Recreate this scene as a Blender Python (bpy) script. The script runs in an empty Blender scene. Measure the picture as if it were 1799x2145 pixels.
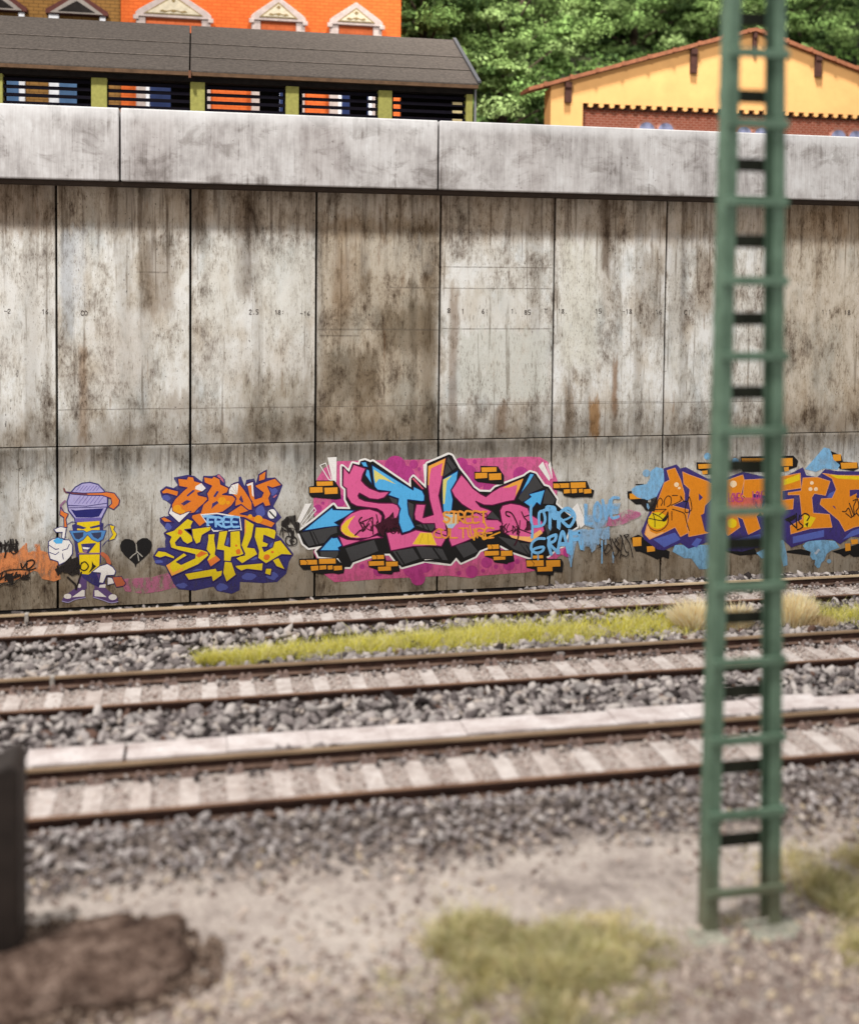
import bpy, math, random
import numpy as np
from mathutils import Vector, Matrix, geometry
random.seed(11); RNG = np.random.default_rng(11)
scene = bpy.context.scene
C = scene.collection

# ------------------------------------------------------------------ camera
cam_d = bpy.data.cameras.new('camera'); cam = bpy.data.objects.new('camera', cam_d); C.objects.link(cam)
yaw, pitch, roll, CAM_H = 0.2024, 0.0435, 0.0099, 6.7537
fw = Vector((math.sin(yaw)*math.cos(pitch), math.cos(yaw)*math.cos(pitch), -math.sin(pitch)))
rt = Vector((math.cos(yaw), -math.sin(yaw), 0)); up = rt.cross(fw)
r2 = rt*math.cos(roll)+up*math.sin(roll); u2 = up*math.cos(roll)-rt*math.sin(roll)
M = Matrix((r2, u2, -fw)).transposed().to_4x4(); M.translation = Vector((0, 0, CAM_H)); cam.matrix_world = M
cam_d.sensor_fit = 'HORIZONTAL'; cam_d.sensor_width = 36; cam_d.lens = 47.265
cam_d.shift_y = -(1072.5-694.66)/1799
cam_d.clip_start = .1; cam_d.clip_end = 500
cam_d.dof.use_dof = True; cam_d.dof.focus_distance = 29.5; cam_d.dof.aperture_fstop = 0.29; cam_d.dof.aperture_blades = 0
scene.camera = cam

# ------------------------------------------------------------------ light: hall lamp above the layout, plus an added fill over the backdrop
w = bpy.data.worlds.new('World'); scene.world = w; w.use_nodes = True
bg = w.node_tree.nodes['Background']; bg.inputs['Color'].default_value = (1, .985, .965, 1); bg.inputs['Strength'].default_value = .72
def area(name, loc, target, size, power, col):
    d = bpy.data.lights.new(name, 'AREA'); d.shape = 'DISK'; d.size = size; d.energy = power; d.color = col
    o = bpy.data.objects.new(name, d); C.objects.link(o); o.location = loc
    o.rotation_euler = (Vector(target)-Vector(loc)).to_track_quat('-Z', 'Y').to_euler(); return o
area('hall_and_fill_lamp', (-12, 4, 44), (6, 27, 4), 4.5, 25000, (1, .972, .935))
backdrop_fill = area('hall_and_fill_lamp', (14, 30, 50), (20, 54, 12), 5, 13000, (1, .96, .90)); backdrop_fill.data.spread = math.radians(75)  # added unseen fill that brightens the trees and the yellow hall
scene.view_settings.view_transform = 'Standard'; scene.view_settings.look = 'None'
scene.view_settings.exposure = 0; scene.view_settings.gamma = 1
scene.render.engine = 'CYCLES'; scene.cycles.transparent_max_bounces = 20

# ------------------------------------------------------------------ helpers
def srgb(r, g, b):
    f = lambda c: (c/255/12.92) if c/255 <= .04045 else ((c/255+.055)/1.055)**2.4
    return (f(r), f(g), f(b), 1)
def tag(o, label=None, cat=None, group=None, kind=None):
    for k, v in (('label', label), ('category', cat), ('group', group), ('kind', kind)):
        if v: o[k] = v
    return o
def empty(name, loc=(0, 0, 0), label=None, cat=None, group=None, rz=0):
    o = bpy.data.objects.new(name, None); o.empty_display_size = .2; C.objects.link(o); o.location = loc; o.rotation_euler = (0, 0, rz)
    return tag(o, label, cat, group)
class MB:
    def __init__(s): s.v = []; s.f = []; s.m = []
    def box(s, x0, y0, z0, x1, y1, z1, m=0):
        n = len(s.v); s.v += [(x, y, z) for z in (z0, z1) for x, y in ((x0, y0), (x1, y0), (x1, y1), (x0, y1))]
        s.f += [tuple(n+i for i in q) for q in ((0, 3, 2, 1), (4, 5, 6, 7), (0, 1, 5, 4), (1, 2, 6, 5), (2, 3, 7, 6), (3, 0, 4, 7))]; s.m += [m]*6; return s
    def prism(s, pts, y0, y1, m=0):
        """pts in x,z (counter-clockwise seen from -y), extruded from y0 to y1"""
        n = len(s.v); k = len(pts)
        s.v += [(x, y0, z) for x, z in pts]+[(x, y1, z) for x, z in pts]
        tri = geometry.tessellate_polygon([[Vector((x, z, 0)) for x, z in pts]])
        for t in tri:
            s.f.append(tuple(n+i for i in t)); s.f.append(tuple(n+k+i for i in reversed(t))); s.m += [m, m]
        for i in range(k):
            j = (i+1) % k; s.f.append((n+i, n+j, n+k+j, n+k+i)); s.m.append(m)
        return s
    def quad(s, a, b, c, d, m=0):
        n = len(s.v); s.v += [a, b, c, d]; s.f.append((n, n+1, n+2, n+3)); s.m.append(m); return s
    def extr_x(s, prof, x0, x1, m=0):
        """profile in y,z, extruded along x"""
        n = len(s.v); k = len(prof)
        s.v += [(x0, y, z) for y, z in prof]+[(x1, y, z) for y, z in prof]
        for t in geometry.tessellate_polygon([[Vector((y, z, 0)) for y, z in prof]]):
            s.f.append(tuple(n+i for i in t)); s.f.append(tuple(n+k+i for i in reversed(t))); s.m += [m, m]
        for i in range(k):
            j = (i+1) % k; s.f.append((n+i, n+j, n+k+j, n+k+i)); s.m.append(m)
        return s
    def mesh(s, name, mats, fix=True):
        me = bpy.data.meshes.new(name); me.from_pydata(s.v, [], s.f)
        for m in mats: me.materials.append(m)
        me.polygons.foreach_set('material_index', s.m)
        if fix:
            import bmesh
            b = bmesh.new(); b.from_mesh(me); bmesh.ops.recalc_face_normals(b, faces=b.faces); b.to_mesh(me); b.free()
        me.update(); return me
    def build(s, name, mats, parent=None, fix=True, bevel=0):
        if not isinstance(mats, (list, tuple)): mats = [mats]
        o = bpy.data.objects.new(name, s.mesh(name, mats, fix)); C.objects.link(o); o.parent = parent
        if parent: o.matrix_parent_inverse = Matrix.Identity(4)
        if bevel:
            b = o.modifiers.new('bevel', 'BEVEL'); b.width = bevel; b.segments = 2; b.limit_method = 'ANGLE'
        return o
def inst(mesh, name, parent, loc=(0, 0, 0), rz=0):
    o = bpy.data.objects.new(name, mesh); C.objects.link(o); o.parent = parent; o.location = loc; o.rotation_euler = (0, 0, rz); return o

# ------------------------------------------------------------------ node helpers
class NT:
    def __init__(s, name):
        s.mat = bpy.data.materials.new(name); s.mat.use_nodes = True; s.t = s.mat.node_tree; s.n = s.t.nodes; s.b = s.n['Principled BSDF']
        s.pos = s.n.new('ShaderNodeNewGeometry').outputs['Position']
    def link(s, a, b): s.t.links.new(a, b)
    def inp(s, sock, v):
        if hasattr(v, 'is_output') or isinstance(v, bpy.types.NodeSocket): s.link(v, sock)
        else: sock.default_value = v
    def math(s, op, a, b=0.0, c=0.0, clamp=False):
        n = s.n.new('ShaderNodeMath'); n.operation = op; n.use_clamp = clamp
        s.inp(n.inputs[0], a); s.inp(n.inputs[1], b); s.inp(n.inputs[2], c); return n.outputs[0]
    def scale(s, sx, sy, sz, vec=None, off=(0, 0, 0)):
        n = s.n.new('ShaderNodeMapping'); n.inputs['Scale'].default_value = (sx, sy, sz); n.inputs['Location'].default_value = off
        s.link(vec or s.pos, n.inputs['Vector']); return n.outputs[0]
    def noise(s, vec, sc=1.0, det=3, rough=.55, dist=0.0):
        n = s.n.new('ShaderNodeTexNoise'); s.link(vec, n.inputs['Vector']); n.inputs['Scale'].default_value = sc
        n.inputs['Detail'].default_value = det; n.inputs['Roughness'].default_value = rough; n.inputs['Distortion'].default_value = dist; return n.outputs['Fac']
    def ss(s, v, a, b, lo=0.0, hi=1.0):
        n = s.n.new('ShaderNodeMapRange'); n.interpolation_type = 'SMOOTHSTEP'; s.inp(n.inputs[0], v)
        for i, x in zip((1, 2, 3, 4), (a, b, lo, hi)): n.inputs[i].default_value = x
        return n.outputs[0]
    def ramp(s, v, stops):
        n = s.n.new('ShaderNodeValToRGB'); s.inp(n.inputs[0], v); e = n.color_ramp.elements
        while len(e) < len(stops): e.new(.5)
        for x, (p, c) in zip(e, stops): x.position = p; x.color = c
        return n.outputs[0]
    def mix(s, f, a, b, mode='MIX'):
        n = s.n.new('ShaderNodeMix'); n.data_type = 'RGBA'; n.blend_type = mode; n.clamp_factor = True
        s.inp(n.inputs[0], f); s.inp(n.inputs[6], a); s.inp(n.inputs[7], b); return n.outputs[2]
    def sep(s, vec=None):
        n = s.n.new('ShaderNodeSeparateXYZ'); s.link(vec or s.pos, n.inputs[0]); return n.outputs
    def attr(s, name):
        n = s.n.new('ShaderNodeAttribute'); n.attribute_name = name; return n.outputs['Color']
    def rnd(s): return s.n.new('ShaderNodeObjectInfo').outputs['Random']
    def out(s, col, rough=.85, bump=None, bs=.3, bd=.02, spec=.3):
        s.inp(s.b.inputs['Base Color'], col); s.inp(s.b.inputs['Roughness'], rough); s.b.inputs['Specular IOR Level'].default_value = spec
        if bump is not None:
            n = s.n.new('ShaderNodeBump'); n.inputs['Strength'].default_value = bs; n.inputs['Distance'].default_value = bd
            s.link(bump, n.inputs['Height']); s.link(n.outputs[0], s.b.inputs['Normal'])
        return s.mat
def plain(name, rgb, rough=.7, var=.12, sc=6.0, bump=0.0, spec=.3, stretch=(1, 1, 1)):
    t = NT(name); c = srgb(*rgb); n = t.noise(t.scale(*stretch), sc, 4, .6)
    dark = tuple(x*(1-var*1.6) for x in c[:3])+(1,); lite = tuple(min(1, x*(1+var)) for x in c[:3])+(1,)
    return t.out(t.ramp(n, [(.3, dark), (.7, lite)]), rough, n if bump else None, bump, .02, spec)
# ------------------------------------------------------------------ concrete of the retaining wall
def box_mask(t, X, Z, x0, x1, z0, z1, sx, sz, wob=None):
    a = t.ss(X, x0-sx, x0+sx); b = t.ss(X, x1-sx, x1+sx, 1, 0); c = t.ss(Z, z0-sz, z0+sz); d = t.ss(Z, z1-sz, z1+sz, 1, 0)
    m = t.math('MULTIPLY', t.math('MULTIPLY', a, b), t.math('MULTIPLY', c, d)); return m
def wall_concrete():
    t = NT('stained_concrete'); r = t.rnd()
    ofs = t.n.new('ShaderNodeCombineXYZ'); t.inp(ofs.inputs[0], t.math('MULTIPLY', r, 37.0)); t.inp(ofs.inputs[2], t.math('MULTIPLY', r, 91.0))
    va = t.n.new('ShaderNodeVectorMath'); t.link(t.pos, va.inputs[0]); t.link(ofs.outputs[0], va.inputs[1]); P = va.outputs[0]
    X, Y, Z = t.sep()
    blot = t.noise(t.scale(.75, 1, .5, P), 1, 5, .62, .5)
    mid = t.noise(t.scale(2.4, 1, 1.4, P), 1, 5, .66, .5)
    st1 = t.noise(t.scale(4.8, 1, 1.2, P), 1, 5, .66, .25)
    st2 = t.noise(t.scale(12, 1, 3.8, P), 1, 4, .68, .3)
    st3 = t.noise(t.scale(34, 1, 6.5, P), 1, 3, .65)
    pit = t.noise(t.scale(11, 1, 4.2, P), 1, 3, .65)
    grain = t.noise(P, 45, 3, .7); grit = t.noise(t.scale(1, 1, .6, P), 9, 4, .7)
    v = t.math('ADD', t.math('MULTIPLY', blot, .95), t.math('MULTIPLY', mid, .95))
    v = t.math('ADD', v, t.math('MULTIPLY', st1, .45)); v = t.math('ADD', v, t.math('MULTIPLY', st2, .3)); v = t.math('ADD', v, t.math('MULTIPLY', st3, .18)); v = t.math('ADD', v, t.math('MULTIPLY', grit, .42))
    v = t.math('MULTIPLY', v, 1/3.25)
    base = t.ramp(v, [(.375, srgb(90, 81, 75)), (.415, srgb(138, 128, 119)), (.453, srgb(188, 182, 174)), (.49, srgb(220, 217, 210)), (.55, srgb(238, 238, 236))])
    # warm / cool drift
    tint = t.noise(t.scale(1.1, 1, .5, P, (9, 0, 3)), 1, 3, .6)
    base = t.mix(t.ss(tint, .50, .68, 0, .5), base, srgb(214, 196, 172), 'MULTIPLY')
    base = t.mix(t.ss(tint, .50, .3, 0, .6), base, srgb(208, 216, 222), 'MULTIPLY')
    # board lines running down
    bl = t.noise(t.scale(1.7, 1, .02, P, (4, 0, 0)), 1, 1, .5)
    base = t.mix(t.ss(bl, .52, .64, 0, .35), base, srgb(150, 140, 128), 'MULTIPLY')
    # elongated pits and small dark drips
    pm = t.math('MULTIPLY', t.ss(pit, .63, .70), t.ss(mid, .5, .4))
    base = t.mix(t.math('MULTIPLY', pm, .75), base, srgb(74, 66, 60))
    speck = t.noise(t.scale(1, 1, .55, P), 17, 2, .5)
    base = t.mix(t.ss(speck, .70, .75, 0, .7), base, srgb(62, 55, 50))
    rust = t.noise(t.scale(3.4, 1, .35, P, (30, 0, 8)), 1, 4, .65)
    base = t.mix(t.ss(rust, .63, .74, 0, .6), base, srgb(150, 112, 76))
    # grime that gathered along the top edge, above the cross joint and at the foot
    wob = t.math('MULTIPLY', t.math('SUBTRACT', st1, .5), 1.5)
    Zw = t.math('ADD', Z, wob)
    top = t.ss(t.math('ADD', Z, t.math('MULTIPLY', wob, .5)), 7.7, 8.3); base = t.mix(t.math('MULTIPLY', top, .6), base, srgb(196, 164, 126), 'MULTIPLY')
    tstr = t.noise(t.scale(5.5, 1, .25, P, (5, 0, 2)), 1, 4, .66); base = t.mix(t.math('MULTIPLY', t.ss(tstr, .47, .64, 0, .6), t.ss(t.math('ADD', Z, t.math('MULTIPLY', tstr, 2.2)), 7.9, 9.4)), base, srgb(118, 98, 80), 'MULTIPLY')
    low = t.math('MULTIPLY', t.ss(Zw, 3.9, 2.75), t.ss(Z, 2.50, 2.60)); base = t.mix(t.math('MULTIPLY', low, .62), base, srgb(140, 126, 108), 'MULTIPLY')
    sub = t.math('MULTIPLY', t.ss(Zw, 1.5, 2.45), t.ss(Z, 2.60, 2.50)); base = t.mix(t.math('MULTIPLY', sub, .75), base, srgb(142, 133, 122), 'MULTIPLY')
    base = t.mix(t.math('MULTIPLY', t.ss(tstr, .45, .64, 0, .55), t.math('MULTIPLY', t.ss(t.math('ADD', Z, t.math('MULTIPLY', tstr, 1.2)), 2.1, 3.1), t.ss(Z, 2.60, 2.50))), base, srgb(120, 108, 98), 'MULTIPLY')
    foot = t.ss(t.math('ADD', Z, t.math('MULTIPLY', t.math('SUBTRACT', mid, .5), 1.6)), .9, -.7); base = t.mix(t.math('MULTIPLY', foot, .95), base, srgb(162, 148, 130), 'MULTIPLY')
    # individual stains, patches and rust runs
    Xw = t.math('ADD', X, t.math('MULTIPLY', t.math('SUBTRACT', mid, .5), .25))
    for x0, x1, z0, z1, sx, sz, c, f in STAINS:
        m = box_mask(t, Xw, Zw, x0, x1, z0, z1, sx, sz)
        base = t.mix(t.math('MULTIPLY', m, f), base, srgb(*c), 'MULTIPLY')
    for x0, x1, z0, z1, sx, sz, c, f in PALE:
        base = t.mix(t.math('MULTIPLY', t.math('MULTIPLY', box_mask(t, Xw, Zw, x0, x1, z0, z1, sx, sz), f), t.ss(st2, .36, .5, .45, 1)), base, srgb(*c))
    for x0, x1, z, th in LINES:
        m = box_mask(t, X, t.math('ADD', Z, t.math('MULTIPLY', t.math('SUBTRACT', blot, .5), .06)), x0, x1, z-th, z+th, .03, th*.7)
        base = t.mix(t.math('MULTIPLY', m, t.ss(st1, .3, .6, .2, .6)), base, srgb(96, 86, 76))
    base = t.mix(t.ss(r, 0, 1, 0, .22), base, srgb(196, 184, 166), 'MULTIPLY')
    base = t.mix(.16, base, t.ramp(grain, [(.3, srgb(120, 112, 104)), (.7, srgb(255, 252, 245))]), 'MULTIPLY')
    fs = t.noise(t.scale(24, 1, 4, P, (3, 0, 5)), 1, 3, .62); fs2 = t.noise(t.scale(44, 1, 9, P, (7, 0, 1)), 1, 3, .65)
    base = t.mix(t.math('MULTIPLY', t.ss(fs, .52, .66), t.ss(mid, .6, .42, 0, .6)), base, srgb(160, 148, 136), 'MULTIPLY')
    base = t.mix(t.math('MULTIPLY', t.ss(fs2, .56, .66), t.ss(blot, .6, .45, .1, .8)), base, srgb(140, 126, 114), 'MULTIPLY')
    run = t.noise(t.scale(8, 1, .3, P, (2, 0, 9)), 1, 2, .5); base = t.mix(t.math('MULTIPLY', t.ss(run, .60, .68), t.ss(mid, .35, .55, .1, .6)), base, srgb(150, 138, 124), 'MULTIPLY')
    h = t.math('ADD', t.math('MULTIPLY', grain, .5), t.math('MULTIPLY', st3, .5))
    return t.out(base, .9, h, .35, .02, .15)
# x0,x1,z0,z1,softx,softz,colour,strength
STAINS = [(3.0, 6.2, 2.6, 8.4, .25, .3, (196, 180, 158), .8), (3.2, 4.6, 3.6, 5.0, .12, .2, (178, 172, 164), .8), (4.6, 6.15, 4.9, 6.2, .2, .3, (176, 166, 152), .8),
 (5.75, 6.2, 2.6, 8.5, .12, .3, (150, 140, 126), .55), (.9, 1.35, 6.4, 8.8, .08, .2, (150, 132, 116), .6), (-1.4, -.6, 5.9, 7.9, .15, .25, (170, 156, 142), .7), (-3.3, -3.0, 5.4, 8.0, .07, .4, (160, 166, 176), .6),
 (10.65, 10.95, 7.1, 9.2, .1, .2, (120, 98, 76), .75), (9.7, 10.0, 2.6, 4.0, .08, .2, (150, 126, 98), .75), (10.4, 10.7, 2.6, 3.6, .06, .15, (192, 142, 74), .85), (11.05, 11.2, 3.2, 4.8, .05, .25, (176, 130, 82), .7),
 (7.8, 8.1, 2.7, 3.6, .1, .15, (166, 134, 102), .7), (6.5, 6.75, 3.0, 6.6, .06, .3, (168, 148, 132), .7), (10.7, 11.0, 5.8, 8.0, .1, .4, (190, 176, 158), .5), (11.9, 12.5, 5.3, 7.8, .15, .3, (176, 164, 150), .6),
 (-.2, .2, 7.6, 9.2, .1, .2, (140, 120, 100), .6), (-5.0, -3.5, 7.8, 9.2, .2, .2, (150, 124, 96), .5), (-2.9, -2.7, 2.6, 5.2, .07, .4, (184, 150, 114), .6), (-.9, .1, 3.4, 4.0, .3, .2, (176, 160, 142), .6),
 (1.0, 2.9, 2.6, 4.4, .4, .3, (178, 166, 148), .7), (12.7, 13.1, 5.2, 8.0, .1, .3, (160, 152, 150), .6), (13.4, 14.0, 6.0, 7.8, .15, .3, (176, 156, 132), .6), (15.6, 18.9, 2.6, 9.2, .4, .4, (214, 194, 166), .6),
 (3.4, 3.9, 5.4, 7.4, .15, .5, (184, 160, 134), .6), (4.1, 4.35, 6.3, 7.6, .08, .3, (140, 128, 116), .6), (2.97, 9.35, .9, 2.6, .2, .4, (170, 160, 148), .55)]
PALE = [(6.75, 9.2, 3.7, 5.48, .1, .12, (216, 217, 210), .85), (9.55, 10.6, 4.6, 7.9, .2, .3, (222, 219, 206), .7), (6.9, 8.6, 5.6, 6.6, .3, .2, (214, 210, 200), .5), (-3.3, -2.75, 6.0, 7.9, .12, .4, (214, 218, 224), .6), (.1, 1.0, 5.6, 7.6, .3, .5, (220, 217, 208), .5), (1.6, 2.9, 5.4, 7.7, .3, .5, (218, 216, 208), .55), (-2.4, -1.2, 4.0, 5.9, .3, .4, (214, 206, 198), .45), (-.1, 2.8, 4.2, 5.3, .4, .3, (210, 204, 196), .4), (12.7, 13.0, 4.2, 7.9, .08, .4, (222, 218, 208), .5), (-5, -3.6, 4.6, 7.4, .3, .5, (216, 212, 206), .45), (6.5, 9.0, -.2, 2.2, .4, .3, (196, 190, 180), .5), (9.4, 12.3, 0, 2.3, .4, .3, (196, 190, 178), .5), (-3.2, -.4, .2, 2.0, .5, .3, (188, 184, 176), .45), (0, 2.9, 0, 2.0, .5, .3, (190, 186, 178), .45), (4.1, 6.0, 6.9, 7.9, .3, .2, (206, 200, 188), .35)]
LINES = [(3.02, 6.2, 5.52, .022), (3.05, 4.1, 5.36, .02), (4.8, 6.2, 6.62, .02), (6.3, 9.3, 7.18, .014), (6.3, 9.3, 6.62, .014), (6.3, 9.3, 5.55, .016), (-3.4, 16, 3.52, .013), (6.3, 12.5, 3.56, .008), (-1.5, -.75, 6.95, .02)]
M_WALL = wall_concrete()
def coping_concrete():
    t = NT('pale_coping_concrete')
    a = t.noise(t.scale(1.4, 1, .9), 1, 4, .6); s = t.noise(t.scale(9, 1, .5), 1, 3, .6); s2 = t.noise(t.scale(30, 1, 1.6), 1, 2, .6); g = t.noise(t.pos, 40, 3, .7)
    v = t.math('ADD', t.math('ADD', t.math('MULTIPLY', a, .5), t.math('MULTIPLY', s, .16)), t.math('MULTIPLY', s2, .16)); v = t.math('ADD', v, t.math('MULTIPLY', t.noise(t.pos, 5, 4, .65), .18))
    c = t.ramp(v, [(.34, srgb(140, 135, 132)), (.44, srgb(168, 163, 161)), (.52, srgb(188, 184, 182)), (.63, srgb(206, 204, 203))])
    sp = t.noise(t.scale(1, 1, .8), 9, 3, .6); c = t.mix(t.ss(sp, .66, .74, 0, .6), c, srgb(110, 102, 98))
    X, Y, Z = t.sep(); band = t.noise(t.scale(.55, 1, .02), 1, 2, .5)
    c = t.mix(t.ss(band, .5, .62, 0, .3), c, srgb(196, 184, 180), 'MULTIPLY')
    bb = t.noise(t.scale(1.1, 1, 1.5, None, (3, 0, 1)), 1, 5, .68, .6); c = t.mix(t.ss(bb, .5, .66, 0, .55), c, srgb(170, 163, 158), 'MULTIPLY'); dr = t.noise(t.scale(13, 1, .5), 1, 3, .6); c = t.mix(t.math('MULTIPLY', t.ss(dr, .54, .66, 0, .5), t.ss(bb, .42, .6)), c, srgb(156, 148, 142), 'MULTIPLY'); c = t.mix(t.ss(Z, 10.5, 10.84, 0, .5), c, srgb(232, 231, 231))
    return t.out(c, .88, g, .25, .02, .2)
M_COPING = coping_concrete()
M_DARK = plain('black_gap', (24, 20, 18), .95)

PAINT = {'amber': (236, 160, 30), 'black': (26, 24, 24), 'black2': (38, 32, 30), 'blue': (88, 180, 236), 'blueframe': (84, 138, 196), 'brickorange': (232, 156, 44), 'brownline': (124, 70, 66), 'cloudblue': (132, 186, 226), 'cloudblue2': (140, 186, 222), 'cloudwhite': (206, 220, 236), 'cream': (250, 220, 180), 'darkmaroon': (66, 22, 38), 'deeppurple': (64, 52, 120), 'dgrey': (66, 65, 66), 'glass': (56, 62, 92), 'indigo': (58, 54, 116), 'indigo2': (84, 92, 164), 'indigo3': (40, 40, 110), 'lemon': (226, 214, 120), 'lilac': (176, 168, 214), 'magenta': (186, 64, 138), 'mauve': (150, 110, 140), 'midblue': (86, 100, 178), 'navy': (24, 40, 96), 'navy2': (24, 50, 124), 'ochre': (196, 160, 44), 'orange': (228, 126, 40), 'orange2': (244, 170, 70), 'orange3': (226, 124, 54), 'orange4': (228, 138, 28), 'paleblue': (168, 196, 220), 'paleblue2': (140, 194, 240), 'palepink': (244, 170, 200), 'peach': (250, 184, 110), 'pink': (226, 98, 152), 'pinkbg': (218, 98, 150), 'plum': (92, 16, 62), 'purple': (58, 36, 92), 'purple2': (100, 76, 128), 'rose': (214, 96, 116), 'rose2': (196, 110, 130), 'rust': (222, 116, 40), 'rust2': (188, 100, 66), 'salmon': (240, 168, 116), 'tanline': (190, 160, 120), 'tanpale': (214, 196, 158), 'violet': (110, 98, 168), 'wallgrey': (168, 162, 152), 'white': (238, 234, 230), 'whitewash': (220, 218, 212), 'yellow': (240, 200, 50), 'yellow2': (226, 200, 30), 'yellow3': (234, 202, 24),
 'spray_blue': (122, 188, 236), 'spray_blue2': (134, 188, 232), 'spray_blue3': (148, 188, 222), 'spray_orange': (240, 158, 66), 'spray_orange2': (236, 164, 50), 'wash_blue': (150, 188, 222), 'wash_orange': (226, 142, 88), 'wash_pink': (206, 120, 158), 'pinktint': (222, 110, 100), 'stencil': (86, 78, 72)}
ALPHA = {'pinkbg': (.62, 1), 'indigo': (.7, 1), 'deeppurple': (.75, 1), 'cloudblue': (.6, 1), 'stencil': (.35, .8), 'spray_blue': (.9, 1), 'spray_blue2': (.6, .95), 'spray_blue3': (.45, .85), 'spray_orange': (.6, 1), 'spray_orange2': (.8, 1), 'wash_blue': (.3, .85), 'wash_orange': (.25, .9), 'wash_pink': (.0, .75), 'pinktint': (.35, .8), 'black2': (.72, 1), 'darkmaroon': (.7, 1), 'cloudblue2': (.5, .9), 'magenta': (.75, 1), 'cloudwhite': (.4, 1)}
PM = {}
def paint(name):
    if name in PM: return PM[name]
    t = NT('paint_'+name); c = srgb(*PAINT[name]); n = t.noise(t.scale(2.5, 1, 1.2), 1, 4, .65); g = t.noise(t.pos, 38, 3, .7)
    col = t.ramp(n, [(.32, tuple(x*.95 for x in c[:3])+(1,)), (.62, c)])
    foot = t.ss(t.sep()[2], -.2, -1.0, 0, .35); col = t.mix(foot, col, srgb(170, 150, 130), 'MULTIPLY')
    fs = t.noise(t.scale(16, 1, 6), 1, 4, .68); col = t.mix(t.ss(fs, .5, .7, 0, .4), col, srgb(212, 204, 196), 'MULTIPLY')
    col = t.mix(.2, col, t.ramp(g, [(.3, srgb(110, 104, 98)), (.7, (1, 1, 1, 1))]), 'MULTIPLY')
    col = t.mix(1.0, col, (1.13, 1.13, 1.13, 1), 'MULTIPLY')
    m = t.out(col, .75, g, .2, .015, .25)
    if name in ALPHA:
        lo, hi = ALPHA[name]; a = t.noise(t.scale(7, 1, 3.2), 1, 4, .7)
        t.link(t.ss(a, .36, .58, lo, hi), t.b.inputs['Alpha'])
    PM[name] = m; return m

def fibre(name, tr):
    t = NT(name); d = t.n.new('ShaderNodeBsdfDiffuse'); q = t.n.new('ShaderNodeBsdfTranslucent'); x = t.n.new('ShaderNodeMixShader'); c = t.attr('Col')
    t.link(c, d.inputs['Color']); t.link(c, q.inputs['Color']); x.inputs[0].default_value = tr; t.link(d.outputs[0], x.inputs[1]); t.link(q.outputs[0], x.inputs[2]); t.link(x.outputs[0], t.n['Material Output'].inputs['Surface']); return t.mat
def hsv_attr(name, rough=.9, sc=30.0, bump=.3, warm=None):
    t = NT(name); g = t.noise(t.pos, sc, 3, .65)
    c = t.mix(.35, t.attr('Col'), t.ramp(g, [(.3, (.35, .33, .32, 1)), (.7, (1.0, 1.0, 1.0, 1))]), 'MULTIPLY')
    return t.out(c, rough, g, bump, .02, .2)
M_STONE = hsv_attr('ballast_stone', .85, 22)
M_GRASS = fibre('grass_fibre', .42)
M_LEAF = fibre('foliage', .3)
def ground_mat():
    t = NT('sand_and_soil'); X, Y, Z = t.sep()
    a = t.noise(t.scale(1, 1, 1), .9, 4, .6); b = t.noise(t.scale(1, 1, 1), 5, 4, .65); g = t.noise(t.pos, 26, 4, .7); g2 = t.noise(t.pos, 70, 2, .6)
    sand = t.ramp(t.math('ADD', t.math('MULTIPLY', a, .5), t.math('MULTIPLY', b, .5)), [(.36, srgb(140, 130, 125)), (.48, srgb(174, 164, 158)), (.6, srgb(190, 181, 174))])
    sand = t.mix(.5, sand, t.ramp(g, [(.32, srgb(120, 106, 98)), (.55, srgb(255, 248, 240))]), 'MULTIPLY')
    soil = t.ramp(g, [(.3, srgb(84, 74, 69)), (.7, srgb(142, 130, 123))])
    wob = t.math('MULTIPLY', t.math('SUBTRACT', a, .5), 1.6); Yw = t.math('ADD', Y, wob)
    c = t.mix(t.ss(Yw, 13.4, 13.9), sand, soil)
    near = t.math('MULTIPLY', t.ss(Yw, 11.9, 11.0), t.ss(b, .35, .6)); c = t.mix(t.math('MULTIPLY', near, .75), c, srgb(150, 130, 122), 'MULTIPLY')
    h = t.math('ADD', g, t.math('MULTIPLY', b, 2.0)); return t.out(c, .95, h, .5, .04, .1)
M_GROUND = ground_mat()
M_RAILWEB = plain('rusty_rail_web', (60, 38, 30), .75, .35, 7, .3)
def railhead(a, b):
    t = NT('worn_rail_head'); n = t.noise(t.scale(.8, 4, 4), 1, 4, .6)
    m = t.out(t.ramp(n, [(.3, srgb(*a)), (.6, srgb(*b))]), .5, n, .1, .01, .4)
    t.b.inputs['Metallic'].default_value = .15; return m
M_HEAD = railhead((112, 88, 66), (152, 128, 102)); M_HEAD1 = railhead((158, 132, 102), (202, 180, 148)); M_HEADN = railhead((92, 62, 46), (140, 106, 82))
M_FOOT = plain('dusty_rail_foot', (104, 82, 70), .85, .3, 6, .3)
def sleeper_mat():
    t = NT('dusty_concrete_sleeper'); n = t.noise(t.pos, 4, 4, .65); g = t.noise(t.pos, 25, 3, .7); r = t.rnd()
    c = t.ramp(n, [(.3, srgb(176, 164, 158)), (.6, srgb(208, 199, 194))]); c = t.mix(t.ss(r, 0, 1, 0, .3), c, srgb(196, 176, 164), 'MULTIPLY')
    c = t.mix(.3, c, t.ramp(g, [(.3, srgb(140, 126, 118)), (.6, (1, 1, 1, 1))]), 'MULTIPLY'); return t.out(c, .9, g, .3, .02, .15)
M_SLEEPER = sleeper_mat()
M_CLIP = plain('grey_rail_clip', (138, 118, 110), .8, .3, 9, .3)
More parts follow.
